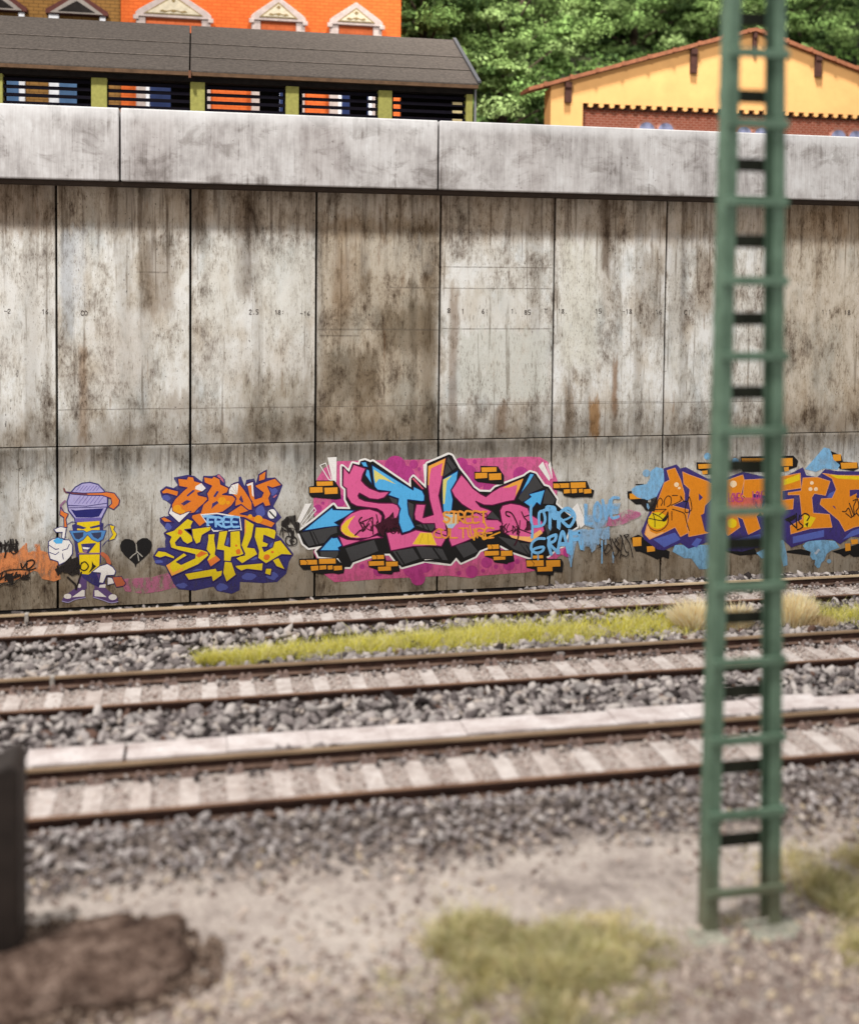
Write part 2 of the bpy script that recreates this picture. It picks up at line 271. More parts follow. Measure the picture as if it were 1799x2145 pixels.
def duct_mat():
    t = NT('pale_duct_cover'); n = t.noise(t.scale(2, 3, 3), 1, 4, .65); g = t.noise(t.pos, 25, 3, .7)
    c = t.ramp(n, [(.3, srgb(176, 162, 158)), (.55, srgb(208, 198, 195)), (.7, srgb(218, 211, 209))]); c = t.mix(.3, c, t.ramp(g, [(.3, srgb(150, 132, 128)), (.6, (1, 1, 1, 1))]), 'MULTIPLY')
    return t.out(c, .9, g, .3, .02, .15)
M_DUCT = duct_mat()
def mast_mat():
    t = NT('green_mast_paint'); n = t.noise(t.pos, 3, 4, .65); g = t.noise(t.pos, 30, 3, .7)
    c = t.ramp(n, [(.3, srgb(72, 94, 76)), (.7, srgb(102, 127, 107))]); c = t.mix(t.ss(g, .6, .75, 0, .35), c, srgb(150, 170, 146))
    low = t.ss(t.math('ADD', t.sep()[2], t.math('MULTIPLY', n, .8)), 1.1, -.1, 0, .55); c = t.mix(low, c, srgb(112, 100, 78)); return t.out(c, .6, g, .2, .02, .35)
M_MAST = mast_mat()

def crib_mat():
    t = NT('pale_crib_fill'); n = t.noise(t.pos, 9, 4, .7); g = t.noise(t.pos, 38, 3, .7)
    c = t.ramp(n, [(.34, srgb(136, 121, 114)), (.48, srgb(178, 165, 158)), (.62, srgb(195, 184, 178))]); c = t.mix(.5, c, t.ramp(g, [(.34, srgb(110, 94, 88)), (.52, (1, 1, 1, 1))]), 'MULTIPLY'); return t.out(c, .95, g, .8, .03, .1)
M_CRIB = crib_mat()
GRAF = [
 ('graffiti', 'large pink STYLE lettering with blue and black outlines on a pink painted patch', [
  ('background_splash', [('P','pinkbg',1,0,'585 222 601 279 603 328 636 380 674 408 713 419 975 419 1177 417 1357 417 1601 420 1755 420 1807 416 1848 391 1880 350 1905 289 1908 244 1903 204 1906 33 1992 -72 1997 -112 1972 -137 1935 -120 1909 -139 1894 -184 1738 -210 1609 -213 1456 -218 1436 -228 1304 -209 1154 -210 1149 -227 1119 -241 1094 -210 931 -211 785 -216 698 -217 639 -171 605 -92 586 -53 605 -20 604 77 590 135'),('P','magenta',2,0,'1071 384 1069 367 1061 351 1048 339 1033 332 1015 329 998 332 982 341 969 353 961 369 958 387 961 404 969 419 981 431 997 439 1014 441 1032 438 1048 430 1060 417 1068 401'),('P','magenta',2,0,'1137 392 1136 385 1133 379 1127 373 1121 370 1113 369 1106 371 1099 374 1094 379 1091 386 1089 393 1091 401 1094 407 1099 412 1106 415 1113 416 1120 415 1127 411 1132 406 1136 400'),('P','magenta',2,0,'1119 334 1116 317 1109 303 1097 291 1082 284 1065 282 1048 285 1033 293 1021 305 1013 320 1010 337 1013 353 1020 368 1032 380 1047 387 1064 389 1081 386 1096 378 1108 366 1116 351'),('P','magenta',2,0,'1153 367 1153 364 1151 362 1149 360 1146 358 1143 358 1140 358 1137 360 1135 362 1134 365 1133 368 1134 371 1135 374 1137 376 1140 377 1143 377 1146 377 1149 375 1151 373 1153 370'),('P','magenta',2,0,'750 210 749 199 744 189 736 181 726 176 714 175 703 177 693 182 685 191 680 201 678 212 680 223 685 233 693 241 703 246 714 247 725 245 735 240 743 232 749 221'),('P','magenta',2,0,'644 201 643 198 642 196 640 194 638 193 635 193 632 193 630 195 628 197 627 199 626 202 627 204 628 207 630 209 632 210 635 210 638 210 640 208 642 206 643 204'),('P','magenta',2,0,'630 173 629 166 626 160 621 155 615 152 609 152 602 153 596 156 591 161 588 167 587 174 588 181 591 187 596 191 602 194 609 195 615 194 621 190 626 186 629 179'),('P','magenta',2,0,'855 -141 855 -145 853 -149 850 -151 847 -153 843 -153 839 -153 835 -151 832 -148 831 -144 830 -140 831 -136 832 -133 835 -130 839 -129 843 -128 846 -129 850 -131 853 -134 855 -137'),('P','magenta',2,0,'960 -168 959 -177 955 -185 948 -191 940 -195 931 -196 922 -194 914 -190 907 -183 903 -174 901 -165 903 -156 907 -148 913 -142 922 -138 931 -137 940 -139 948 -143 955 -150 959 -159'),('P','magenta',2,0,'1178 -160 1175 -178 1167 -194 1154 -207 1137 -214 1119 -216 1101 -213 1084 -203 1071 -190 1062 -173 1059 -155 1062 -137 1070 -120 1083 -108 1099 -100 1118 -98 1136 -102 1153 -111 1166 -124 1175 -141'),('P','magenta',2,0,'1218 -146 1216 -160 1210 -172 1200 -182 1187 -187 1173 -189 1160 -186 1147 -179 1137 -169 1131 -157 1128 -143 1130 -129 1137 -117 1146 -108 1159 -102 1173 -100 1186 -103 1199 -110 1209 -120 1216 -133'),('P','magenta',2,0,'1181 -217 1179 -229 1174 -239 1165 -248 1154 -253 1142 -254 1129 -252 1118 -246 1109 -237 1104 -225 1102 -213 1103 -201 1109 -190 1118 -182 1129 -177 1141 -175 1153 -178 1164 -184 1173 -193 1179 -204'),('P','magenta',2,0,'1406 386 1404 375 1399 365 1390 357 1380 352 1368 350 1357 352 1346 358 1338 366 1332 376 1330 388 1332 399 1337 409 1345 417 1356 422 1367 424 1379 422 1390 416 1398 408 1404 398'),('P','magenta',2,0,'1455 400 1455 396 1453 393 1451 390 1447 389 1443 388 1440 389 1436 391 1434 393 1432 397 1431 400 1432 404 1433 407 1436 410 1439 411 1443 412 1447 411 1450 410 1453 407 1455 404'),('P','magenta',2,0,'1457 335 1455 321 1448 308 1437 298 1424 292 1409 290 1394 292 1381 299 1370 310 1363 323 1361 338 1363 352 1370 365 1380 375 1393 382 1408 384 1423 381 1436 374 1447 363 1454 350'),('P','magenta',2,0,'1500 295 1499 283 1493 272 1484 263 1473 258 1460 256 1448 258 1436 264 1427 273 1421 285 1419 297 1421 309 1427 320 1436 328 1447 334 1459 335 1472 333 1483 327 1492 318 1498 307'),('P','magenta',2,0,'1743 323 1741 310 1735 299 1726 290 1714 284 1700 282 1686 285 1674 291 1664 301 1658 312 1656 326 1658 339 1664 350 1673 359 1685 365 1699 367 1712 365 1725 358 1735 349 1741 337'),('P','magenta',2,0,'1552 259 1550 249 1546 241 1539 235 1531 231 1522 230 1512 231 1504 236 1497 243 1492 251 1491 260 1492 269 1496 278 1503 284 1511 288 1521 289 1530 288 1539 283 1546 276 1550 268'),('P','magenta',2,0,'1547 -147 1545 -157 1541 -165 1534 -171 1526 -175 1516 -176 1507 -174 1498 -170 1492 -163 1487 -154 1485 -145 1487 -136 1491 -128 1498 -121 1506 -117 1516 -116 1525 -118 1534 -123 1541 -130 1545 -138'),('P','magenta',2,0,'1470 -194 1468 -205 1463 -214 1456 -221 1446 -225 1436 -227 1425 -224 1415 -219 1408 -211 1403 -202 1401 -191 1402 -181 1407 -172 1415 -164 1424 -160 1435 -159 1445 -161 1455 -166 1463 -174 1468 -184'),('P','magenta',2,0,'1507 -191 1507 -194 1505 -197 1503 -199 1500 -201 1496 -201 1493 -201 1490 -199 1487 -196 1486 -193 1485 -190 1485 -186 1487 -183 1490 -181 1493 -180 1496 -179 1500 -180 1503 -182 1505 -184 1507 -187'),('P','magenta',2,0,'1671 -165 1670 -175 1665 -183 1658 -190 1649 -194 1640 -195 1630 -193 1621 -188 1614 -181 1609 -172 1607 -162 1609 -153 1613 -144 1620 -138 1629 -134 1639 -133 1649 -134 1658 -139 1665 -146 1669 -155'),('P','magenta',2,0,'1377 -198 1376 -201 1375 -205 1372 -208 1368 -209 1365 -210 1361 -209 1357 -207 1354 -204 1352 -200 1352 -197 1352 -193 1354 -189 1357 -187 1360 -185 1364 -185 1368 -185 1372 -187 1375 -190 1376 -194'),('P','magenta',2,0,'1999 -110 1997 -118 1994 -125 1988 -131 1980 -134 1972 -135 1963 -134 1955 -130 1949 -123 1945 -116 1944 -108 1945 -100 1949 -93 1955 -87 1962 -83 1971 -82 1979 -84 1987 -88 1993 -94 1997 -102'),('P','magenta',2,0,'1218 -146 1216 -157 1212 -166 1204 -174 1194 -178 1183 -180 1173 -177 1163 -172 1155 -164 1150 -154 1148 -144 1150 -133 1155 -124 1162 -116 1172 -112 1183 -110 1194 -113 1203 -118 1211 -126 1216 -136'),('P','magenta',2,0,'1580 -171 1579 -175 1578 -178 1575 -181 1571 -182 1568 -183 1564 -182 1560 -180 1558 -177 1556 -174 1555 -170 1556 -167 1557 -163 1560 -161 1564 -159 1567 -159 1571 -159 1575 -161 1577 -164 1579 -167'),('P','magenta',2,0,'1700 -149 1699 -153 1697 -157 1694 -160 1690 -162 1686 -162 1681 -161 1677 -159 1674 -156 1672 -152 1671 -147 1672 -143 1674 -139 1677 -136 1681 -134 1685 -134 1690 -135 1694 -137 1697 -140 1699 -144')]),
  ('outline', [('L','white',3,98.2,'509 56 590 114 690 193 707 170 777 166 777 173 753 217 752 271 733 290 732 394 771 362 788 407 824 397 829 416 853 422 882 410 895 415 1100 272 1098 312 1111 330 1180 264 1184 396 1302 442 1319 435 1358 367 1399 317 1440 262 1471 239 1532 235 1557 259 1720 317 1730 326 1751 338 1782 328 1830 261 1856 253 1904 184 1898 159 1952 112 2016 64 2023 31 1969 0 1949 -70 1908 -84 1861 -125 1815 -136 1752 -129 1659 -95 1592 -57 1535 -60 1477 -80 1454 -111 1374 -143 1348 -113 1318 -147 1253 -138 1163 -120 1228 -117 1178 -115 1168 -127 1054 -154 1029 -129 989 -78 955 -77 881 -90 794 -117 779 -141 745 -139 716 -92 615 -79 601 -49 631 -23 562 -32 533 -7'),('P','black',4,0,'509 56 590 114 690 193 707 170 777 166 777 173 753 217 752 271 733 290 732 394 771 362 788 407 824 397 829 416 853 422 882 410 895 415 1100 272 1098 312 1111 330 1180 264 1184 396 1302 442 1319 435 1358 367 1399 317 1440 262 1471 239 1532 235 1557 259 1720 317 1730 326 1751 338 1782 328 1830 261 1856 253 1904 184 1898 159 1952 112 2016 64 2023 31 1969 0 1949 -70 1908 -84 1861 -125 1815 -136 1752 -129 1659 -95 1592 -57 1535 -60 1477 -80 1454 -111 1374 -143 1348 -113 1318 -147 1253 -138 1163 -120 1228 -117 1178 -115 1168 -127 1054 -154 1029 -129 989 -78 955 -77 881 -90 794 -117 779 -141 745 -139 716 -92 615 -79 601 -49 631 -23 562 -32 533 -7'),('P','white',3.6,0,'1163 389 1187 406 1297 453 1307 440 1193 393 1189 264 1174 269')]),
  ('shadow_block', [('P','dgrey',5,0,'519 49 708 78 710 44 677 33 643 -7 562 -22'),('P','dgrey',5,0,'622 -52 716 -53 716 -70 702 -90 625 -76'),('P','dgrey',5,0,'754 -40 905 -2 928 -61 779 -114'),('P','dgrey',5,0,'1004 -66 1112 -53 1148 -111 1054 -141'),('P','dgrey',5,0,'1127 -42 1237 -58 1278 -117 1163 -110'),('P','dgrey',5,0,'1242 -58 1272 -64 1303 -126 1268 -121'),('P','dgrey',5,0,'1342 -47 1423 -30 1467 -84 1389 -116'),('P','dgrey',5,0,'1576 -6 1689 -35 1744 -113 1664 -79'),('P','dgrey',5,0,'1699 -46 1759 -53 1752 -113'),('P','dgrey',5,0,'1297 430 1343 370 1273 324'),('P','dgrey',5,0,'1756 323 1773 323 1825 251 1752 221 1743 188 1707 177 1686 195'),('P','dgrey',5,0,'1845 246 1896 184 1883 159 1826 163 1835 226'),('P','dgrey',5,0,'982 225 1026 209 1026 185 1002 191'),('P','dgrey',5,0,'1083 195 1115 180 1109 84 1091 129'),('P','dgrey',5,0,'1126 69 1221 83 1231 56 1211 34'),('P','dgrey',5,0,'1513 96 1541 132 1587 82'),('P','dgrey',5,0,'1833 55 1885 33 1855 -16'),('S','black',5.4,36.8,'569 54 600 -20'),('S','black',5.4,24.5,'585 53 617 -15'),('S','black',5.4,36.8,'1024 -70 1069 -140'),('S','black',5.4,30.6,'755 -50 784 -119'),('S','black',5.4,49.1,'1222 -58 1268 -124'),('S','black',5.4,30.6,'1176 82 1201 37'),('S','black',5.4,30.6,'1156 78 1176 43'),('S','black',5.4,36.8,'1342 -52 1379 -113'),('S','black',5.4,30.6,'1736 -62 1768 -114'),('S','black',5.4,36.8,'1782 323 1819 266'),('S','black',5.4,30.6,'1292 399 1323 349')]),
  ('letter_s', [('P','pink',6,0,'740 389 771 352 793 400 858 377 842 346 835 314 854 292 879 272 932 251 986 252 957 221 923 212 879 218 825 249 818 235 825 220 855 206 928 193 1002 190 1026 180 1040 158 1034 131 1022 107 988 98 958 92 959 123 948 146 918 164 879 170 811 181 782 197 760 232 757 275 745 283 738 290'),('L','plum',6.4,29.4,'740 389 771 352 793 400 858 377 842 346 835 314 854 292 879 272 932 251 986 252 957 221 923 212 879 218 825 249 818 235 825 220 855 206 928 193 1002 190 1026 180 1040 158 1034 131 1022 107 988 98 958 92 959 123 948 146 918 164 879 170 811 181 782 197 760 232 757 275 745 283 738 290'),('P','pink',6,0,'725 63 729 87 753 120 782 144 831 161 879 163 928 146 946 124 943 100 934 66 929 37 881 11 812 8 773 17 739 36'),('L','plum',6.4,29.4,'725 63 729 87 753 120 782 144 831 161 879 163 928 146 946 124 943 100 934 66 929 37 881 11 812 8 773 17 739 36'),('P','yellow',6.6,0,'801 129 758 106 733 77 732 53 754 31 783 18 827 16 800 29 778 47 764 71 778 100'),('L','peach',7,17.1,'801 129 758 106 733 77 732 53 754 31 783 18 827 16 800 29 778 47 764 71 778 100'),('P','pink',6,0,'718 26 764 6 832 0 920 22 952 9 890 3 832 -5 740 -30'),('L','plum',6.4,29.4,'718 26 764 6 832 0 920 22 952 9 890 3 832 -5 740 -30')]),
  ('letter_t', [('P','blue',6.2,0,'890 395 1005 322 1111 256 1113 275 1159 252 1172 225 1171 198 1160 195 1081 207 1081 183 1088 129 1121 59 1097 41 1055 30 1035 87 1036 131 1044 160 1029 185 1033 213 977 234 991 252 920 263 905 281 898 320'),('L','navy',6.6,24.5,'890 395 1005 322 1111 256 1113 275 1159 252 1172 225 1171 198 1160 195 1081 207 1081 183 1088 129 1121 59 1097 41 1055 30 1035 87 1036 131 1044 160 1029 185 1033 213 977 234 991 252 920 263 905 281 898 320'),('P','lemon',6.8,0,'900 371 956 333 1018 290 956 316 927 320 910 298 902 330'),('P','blue',6.2,0,'831 411 858 412 870 384 846 388'),('L','navy',6.6,18.4,'831 411 858 412 870 384 846 388'),('P','blue',6.2,0,'863 374 876 367 891 293 856 343'),('L','navy',6.6,18.4,'863 374 876 367 891 293 856 343'),('P','rose',6.2,0,'1100 320 1116 322 1172 259 1159 259'),('L','plum',6.6,18.4,'1100 320 1116 322 1172 259 1159 259')]),
  ('letter_y', [('P','pink',6,0,'969 35 1037 42 1052 20 1092 31 1126 44 1211 26 1236 46 1296 34 1297 4 1267 -50 1227 -43 1112 -44 994 -63'),('L','plum',6.4,29.4,'969 35 1037 42 1052 20 1092 31 1126 44 1211 26 1236 46 1296 34 1297 4 1267 -50 1227 -43 1112 -44 994 -63'),('P','pink',6,0,'1193 381 1285 422 1273 350 1263 291 1249 223 1265 153 1286 78 1299 4 1236 26 1228 75 1166 76 1123 99 1118 128 1128 181 1179 178 1165 107 1221 122 1199 204 1189 283'),('L','plum',6.4,29.4,'1193 381 1285 422 1273 350 1263 291 1249 223 1265 153 1286 78 1299 4 1236 26 1228 75 1166 76 1123 99 1118 128 1128 181 1179 178 1165 107 1221 122 1199 204 1189 283'),('P','orange2',6.8,0,'1191 382 1283 421 1268 328 1259 330 1268 397 1207 370 1200 337 1196 278 1190 283'),('P','yellow',6.8,0,'1151 28 1211 24 1239 -41 1112 -31'),('L','peach',7.2,17.1,'1151 28 1211 24 1239 -41 1112 -31'),('S','ochre',7.2,12.2,'1166 21 1147 -30'),('S','ochre',7.2,12.2,'1191 20 1197 -34')]),
  ('letter_l', [('P','blue',6.2,0,'1271 311 1353 355 1346 304 1314 250 1326 201 1320 134 1275 136 1269 202 1268 261'),('L','navy',6.6,24.5,'1271 311 1353 355 1346 304 1314 250 1326 201 1320 134 1275 136 1269 202 1268 261'),('P','lemon',6.8,0,'1272 308 1321 331 1293 300 1287 241 1281 177 1273 178 1270 261'),('P','blue',6.2,0,'1751 328 1774 325 1746 278 1696 217'),('L','navy',6.6,18.4,'1751 328 1774 325 1746 278 1696 217')]),
  ('letter_e', [('P','pink',6,0,'1371 333 1404 297 1435 257 1476 226 1507 210 1537 232 1582 258 1710 299 1690 240 1665 186 1619 180 1543 163 1497 166 1451 187 1477 156 1523 140 1541 130 1508 96 1472 117 1431 138 1375 174 1335 215 1317 250'),('L','plum',6.4,29.4,'1371 333 1404 297 1435 257 1476 226 1507 210 1537 232 1582 258 1710 299 1690 240 1665 186 1619 180 1543 163 1497 166 1451 187 1477 156 1523 140 1541 130 1508 96 1472 117 1431 138 1375 174 1335 215 1317 250'),('P','orange2',6.8,0,'1598 255 1654 281 1713 302 1693 250 1670 206 1677 250 1680 270 1634 256'),('P','pink',6,0,'1307 -16 1316 53 1391 100 1457 127 1513 116 1511 86 1574 83 1601 63 1586 28 1524 18 1463 -2 1403 -26 1322 -53'),('L','plum',6.4,29.4,'1307 -16 1316 53 1391 100 1457 127 1513 116 1511 86 1574 83 1601 63 1586 28 1524 18 1463 -2 1403 -26 1322 -53'),('P','pink',6,0,'1585 133 1599 160 1645 170 1697 160 1741 141 1754 108 1822 66 1836 15 1803 -19 1751 -44 1668 -19 1606 13 1598 63'),('L','plum',6.4,29.4,'1585 133 1599 160 1645 170 1697 160 1741 141 1754 108 1822 66 1836 15 1803 -19 1751 -44 1668 -19 1606 13 1598 63'),('P','peach',6.8,0,'1637 -1 1689 -10 1751 -15 1812 21 1826 3 1761 -45 1689 -28 1653 -16')]),
  ('arrow', [('P','blue',6.2,0,'533 59 604 116 683 177 688 165 802 158 744 121 696 98 720 80 638 73'),('L','navy',6.6,24.5,'533 59 604 116 683 177 688 165 802 158 744 121 696 98 720 80 638 73'),('P','blue',6.2,0,'620 -47 653 -9 682 21 689 16 711 19 736 -25 716 -35 722 -51'),('L','navy',6.6,24.5,'620 -47 653 -9 682 21 689 16 711 19 736 -25 716 -35 722 -51'),('P','blue',6.2,0,'1717 174 1759 202 1746 217 1835 238 1811 155 1790 171 1765 137 1755 147'),('L','navy',6.6,19.6,'1717 174 1759 202 1746 217 1835 238 1811 155 1790 171 1765 137 1755 147')]),
  ('white_ray', [('P','white',4.5,0,'657 439 705 441 704 310 686 310'),('L','white',4.5,22.1,'619 399 648 411 681 318 665 324'),('P','white',4.5,0,'504 114 542 199 576 202 514 90'),('L','white',4.5,19.6,'523 94 590 179 599 164 533 84'),('P','white',4.5,0,'1797 367 1822 392 1866 300 1858 285'),('P','palepink',4.5,0,'1833 384 1846 386 1877 300 1865 296'),('P','white',4.5,0,'1849 371 1865 393 1879 295'),('P','white',4.5,0,'1991 131 2022 160 2074 47 2041 22'),('P','whitewash',4.4,0,'2033 150 2049 154 2077 77 2072 52')]),
  ('brick_motif', [('P','black',7.5,0,'594 321 694 318 723 276 729 223 704 219 575 234 561 252 560 290 594 294'),('P','brickorange',8,0,'600 315 685 314 686 293 603 292'),('P','brickorange',8,0,'566 286 632 286 633 258 567 257'),('P','brickorange',8,0,'641 282 710 282 711 249 644 248')]),
  ('brick_motif', [('P','black',7.5,0,'1474 377 1571 372 1605 322 1605 277 1582 273 1460 291 1442 306 1441 346 1474 345'),('P','brickorange',8,0,'1479 368 1563 368 1564 344 1482 343'),('P','brickorange',8,0,'1446 339 1512 339 1513 311 1447 309'),('P','brickorange',8,0,'1521 334 1589 335 1591 300 1524 299')]),
  ('brick_motif', [('P','black',7.5,0,'512 -86 704 -89 751 -137 746 -171 717 -175 688 -168 630 -171 582 -160 572 -144 534 -144 512 -117'),('P','brickorange',8,0,'518 -93 605 -95 607 -119 520 -118'),('P','brickorange',8,0,'616 -90 702 -92 703 -118 617 -117'),('P','brickorange',8,0,'573 -127 613 -126 614 -149 576 -151'),('P','brickorange',8,0,'619 -126 654 -126 655 -146 620 -148'),('P','brickorange',8,0,'661 -128 687 -127 688 -148 663 -149'),('P','brickorange',8,0,'693 -131 736 -131 737 -153 695 -155'),('S','black',8.3,14.7,'544 -93 557 -106 553 -118')]),
  ('brick_motif', [('P','black',7.5,0,'891 -74 960 -77 970 -113 1035 -119 1044 -174 1010 -177 1000 -189 931 -180 921 -160 877 -143 871 -113 894 -109'),('P','brickorange',8,0,'893 -83 957 -83 958 -104 896 -104'),('P','brickorange',8,0,'876 -114 957 -115 959 -138 879 -138'),('P','brickorange',8,0,'968 -120 1031 -121 1033 -145 970 -145'),('P','brickorange',8,0,'926 -145 995 -146 996 -167 928 -167'),('S','black',8.3,14.7,'913 -83 922 -93 919 -104')]),
  ('brick_motif', [('P','black',7.5,0,'1520 -43 1586 -49 1592 -82 1659 -84 1670 -145 1634 -153 1629 -159 1557 -146 1546 -126 1505 -111 1497 -83 1520 -79'),('P','brickorange',8,0,'1518 -50 1581 -50 1583 -74 1521 -74'),('P','brickorange',8,0,'1501 -84 1582 -85 1583 -109 1503 -109'),('P','brickorange',8,0,'1593 -86 1656 -87 1658 -114 1594 -114'),('P','brickorange',8,0,'1552 -116 1618 -117 1619 -134 1554 -135'),('S','black',8.3,14.7,'1537 -50 1547 -62 1544 -74')]),
  ('brick_motif', [('P','black',7.5,0,'1762 -111 1840 -111 1856 -140 1935 -143 1946 -166 1941 -218 1894 -210 1889 -230 1795 -223 1784 -195 1738 -183 1732 -137 1763 -136'),('P','brickorange',8,0,'1736 -144 1833 -146 1835 -178 1740 -177'),('P','brickorange',8,0,'1847 -148 1927 -149 1929 -184 1849 -184'),('P','brickorange',8,0,'1798 -182 1883 -184 1885 -208 1800 -207'),('P','brickorange',8,0,'1772 -119 1830 -119 1831 -135 1773 -135'),('S','black',8.3,14.7,'1766 -145 1780 -161 1776 -177')]),
  ('brick_motif', [('P','black',7.5,0,'1879 282 2073 280 2090 239 2116 228 2106 188 2064 193 1996 190 1943 203 1932 228 1880 240'),('P','brickorange',8,0,'1882 271 1971 271 1972 246 1884 246'),('P','brickorange',8,0,'1979 274 2065 274 2067 244 1981 243'),('P','brickorange',8,0,'1941 237 1977 238 1978 217 1942 215'),('P','brickorange',8,0,'1984 238 2016 240 2017 217 1987 215'),('P','brickorange',8,0,'2026 237 2050 239 2052 219 2029 217'),('P','brickorange',8,0,'2056 235 2098 236 2099 213 2058 211'),('S','black',8.3,14.7,'1909 272 1922 259 1918 246')]),
 ]),
 ('graffiti', 'orange sprayed words STREET CULTURE over the pink STYLE lettering', [
  ('spray_lettering', [('P','tanpale',8.6,0,'1271 128 1363 119 1352 73 1328 48 1299 49 1281 84'),('P','paleblue',8.8,0,'1280 119 1334 115 1337 106 1286 107'),('P','paleblue',8.8,0,'1296 66 1343 71 1326 45 1302 46'),('S','spray_orange',9,56.4,'1307 130 1291 135 1277 126 1283 112 1302 104 1308 89 1292 78 1277 87'),('S','spray_orange',9,56.4,'1315 137 1350 133'),('S','spray_orange',9,56.4,'1333 134 1331 77'),('S','spray_orange',9,56.4,'1355 75 1356 133 1384 127 1386 105 1357 104 1388 74'),('S','spray_orange',9,56.4,'1430 131 1396 133 1396 74 1431 73'),('S','spray_orange',9,56.4,'1395 105 1422 105'),('S','spray_orange',9,56.4,'1470 131 1436 132 1438 74 1472 74'),('S','spray_orange',9,56.4,'1436 105 1463 102'),('S','spray_orange',9,56.4,'1476 128 1511 130'),('S','spray_orange',9,56.4,'1494 131 1494 72'),('S','spray_orange',9,44.2,'1276 37 1250 45 1226 25 1227 7 1248 -2 1276 1'),('S','spray_orange',9,44.2,'1262 45 1267 9 1284 -5 1303 8 1304 46'),('S','spray_orange',9,44.2,'1314 44 1313 -5 1352 -6'),('S','spray_orange',9,44.2,'1360 45 1404 44'),('S','spray_orange',9,44.2,'1383 45 1384 -8'),('S','spray_orange',9,44.2,'1409 44 1414 3 1434 -9 1452 1 1452 41'),('S','spray_orange',9,44.2,'1462 -9 1461 39 1496 34 1497 18 1462 15 1501 -10'),('S','spray_orange',9,44.2,'1552 37 1508 40 1509 -10 1552 -11'),('S','spray_orange',9,44.2,'1508 13 1541 14'),('S','spray_orange2',9.2,41.7,'1438 38 1463 8 1487 -5 1499 -20 1541 -1 1586 15'),('S','spray_orange2',9.2,36.8,'1420 56 1427 15 1444 -21'),('S','spray_orange2',9.2,36.8,'1491 133 1501 71 1513 41 1493 13 1496 -17'),('S','spray_orange2',9.2,36.8,'1445 15 1446 -3 1445 -21')]),
 ]),
 ('graffiti', 'light blue dripping LOVE GRAFFITI lettering right of the pink mural', [
  ('spray_lettering', [('S','spray_blue',10,73.6,'1758 155 1758 92 1767 33 1766 -19'),('S','spray_blue',10,73.6,'1763 41 1790 40 1824 46 1839 75 1827 120 1804 113 1805 54'),('S','spray_blue',10,85.9,'1827 124 1865 137 1866 30'),('S','spray_blue',10,171.8,'1853 138 1884 133 1892 88'),('S','spray_blue',10,110.5,'1869 119 1915 106 1916 32'),('S','spray_blue',10,171.8,'1873 111 1900 88'),('S','spray_blue',10,85.9,'1915 102 1938 124 1968 134 2000 107 2004 73 1978 33 1951 49 1927 76'),('S','spray_blue',10,55.2,'1935 68 1969 78 1992 100 1946 124'),('S','spray_blue',10,73.6,'1837 -28 1798 -27 1768 -48 1763 -85 1792 -105 1826 -95 1830 -73 1780 -82 1769 -100'),('S','spray_blue',10,85.9,'1863 -22 1860 -66 1876 -115'),('S','spray_blue',10,79.8,'1856 -25 1901 -9 1894 -42 1868 -59 1918 -110'),('S','spray_blue',10,85.9,'1911 -109 1932 -2 1948 -10 1972 -108'),('S','spray_blue',10,110.5,'1921 -61 1968 -63'),('S','spray_blue',10,110.5,'1986 3 1988 -116'),('S','spray_blue',10,98.2,'1978 -4 2036 -6'),('S','spray_blue',10,98.2,'1987 -41 2033 -36'),('S','spray_blue',10,122.7,'2036 2 2050 -88'),('S','spray_blue2',10.4,41.7,'1868 41 1869 30 1868 19'),('S','spray_blue2',10.4,41.7,'1920 39 1921 30 1920 20'),('S','spray_blue2',10.4,41.7,'1765 -104 1766 -118 1765 -133'),('S','spray_blue2',10.4,41.7,'1801 -105 1802 -124 1802 -142'),('S','spray_blue2',10.4,41.7,'1922 -99 1923 -106 1922 -113'),('S','spray_blue2',10.4,41.7,'1988 -101 1989 -144 1989 -187'),('S','spray_blue2',10.4,41.7,'2164 -52 2166 -113 2166 -175'),('P','wash_blue',9.4,0,'1970 19 2071 8 2137 20 2208 22 2209 -34 2174 -48 2146 -32 2128 -99 2112 -110 2092 -83 2073 -78 2057 -100 2038 -81 2022 -43 2007 -102 1989 -191 1973 -138'),('P','wash_blue',9.4,0,'2057 157 2080 153 2081 93 2113 96 2112 145 2268 155 2257 95 2202 89 2184 26 2126 17 2063 38'),('S','spray_blue2',10,79.8,'2068 149 2068 51 2105 45'),('S','spray_blue2',10,79.8,'2135 162 2120 138 2118 84 2137 58 2155 81 2154 132 2137 158'),('S','spray_blue2',10,79.8,'2164 173 2187 66 2207 170'),('S','spray_blue2',10,79.8,'2257 182 2216 177 2216 77 2257 79'),('S','spray_blue2',10,79.8,'2215 133 2245 128'),('S','spray_blue3',10,67.5,'2075 9 2044 11 2045 -67'),('S','spray_blue3',10,67.5,'2044 -30 2068 -28'),('S','spray_blue3',10,67.5,'2100 7 2102 -65'),('S','spray_blue3',10,67.5,'2127 8 2158 7'),('S','spray_blue3',10,67.5,'2142 3 2144 -69'),('S','spray_blue3',10,67.5,'2185 5 2185 -70'),('S','wash_blue',10.4,49.1,'2108 -68 2109 -89 2108 -109'),('S','wash_blue',10.4,49.1,'2061 -66 2062 -83 2061 -100'),('S','wash_blue',10.4,49.1,'2230 -118 2231 -146 2231 -174'),('S','wash_blue',10.4,49.1,'2200 22 2201 -10 2201 -42')]),
 ]),
 ('graffiti', 'faded pink spray smear between the blue lettering and the orange mural', [
  ('spray_patch', [('P','wash_pink',9.8,0,'2164 27 2199 52 2183 79 2242 81 2296 113 2320 116 2384 99 2384 76 2337 55 2282 34 2243 28'),('S','wash_pink',10,61.3,'2195 41 2219 66 2243 43 2262 80 2286 53 2305 94 2329 63 2352 96 2384 87')]),
 ]),
 ('graffiti', 'orange BBOY over yellow STYLE lettering with a small blue FREE between them', [
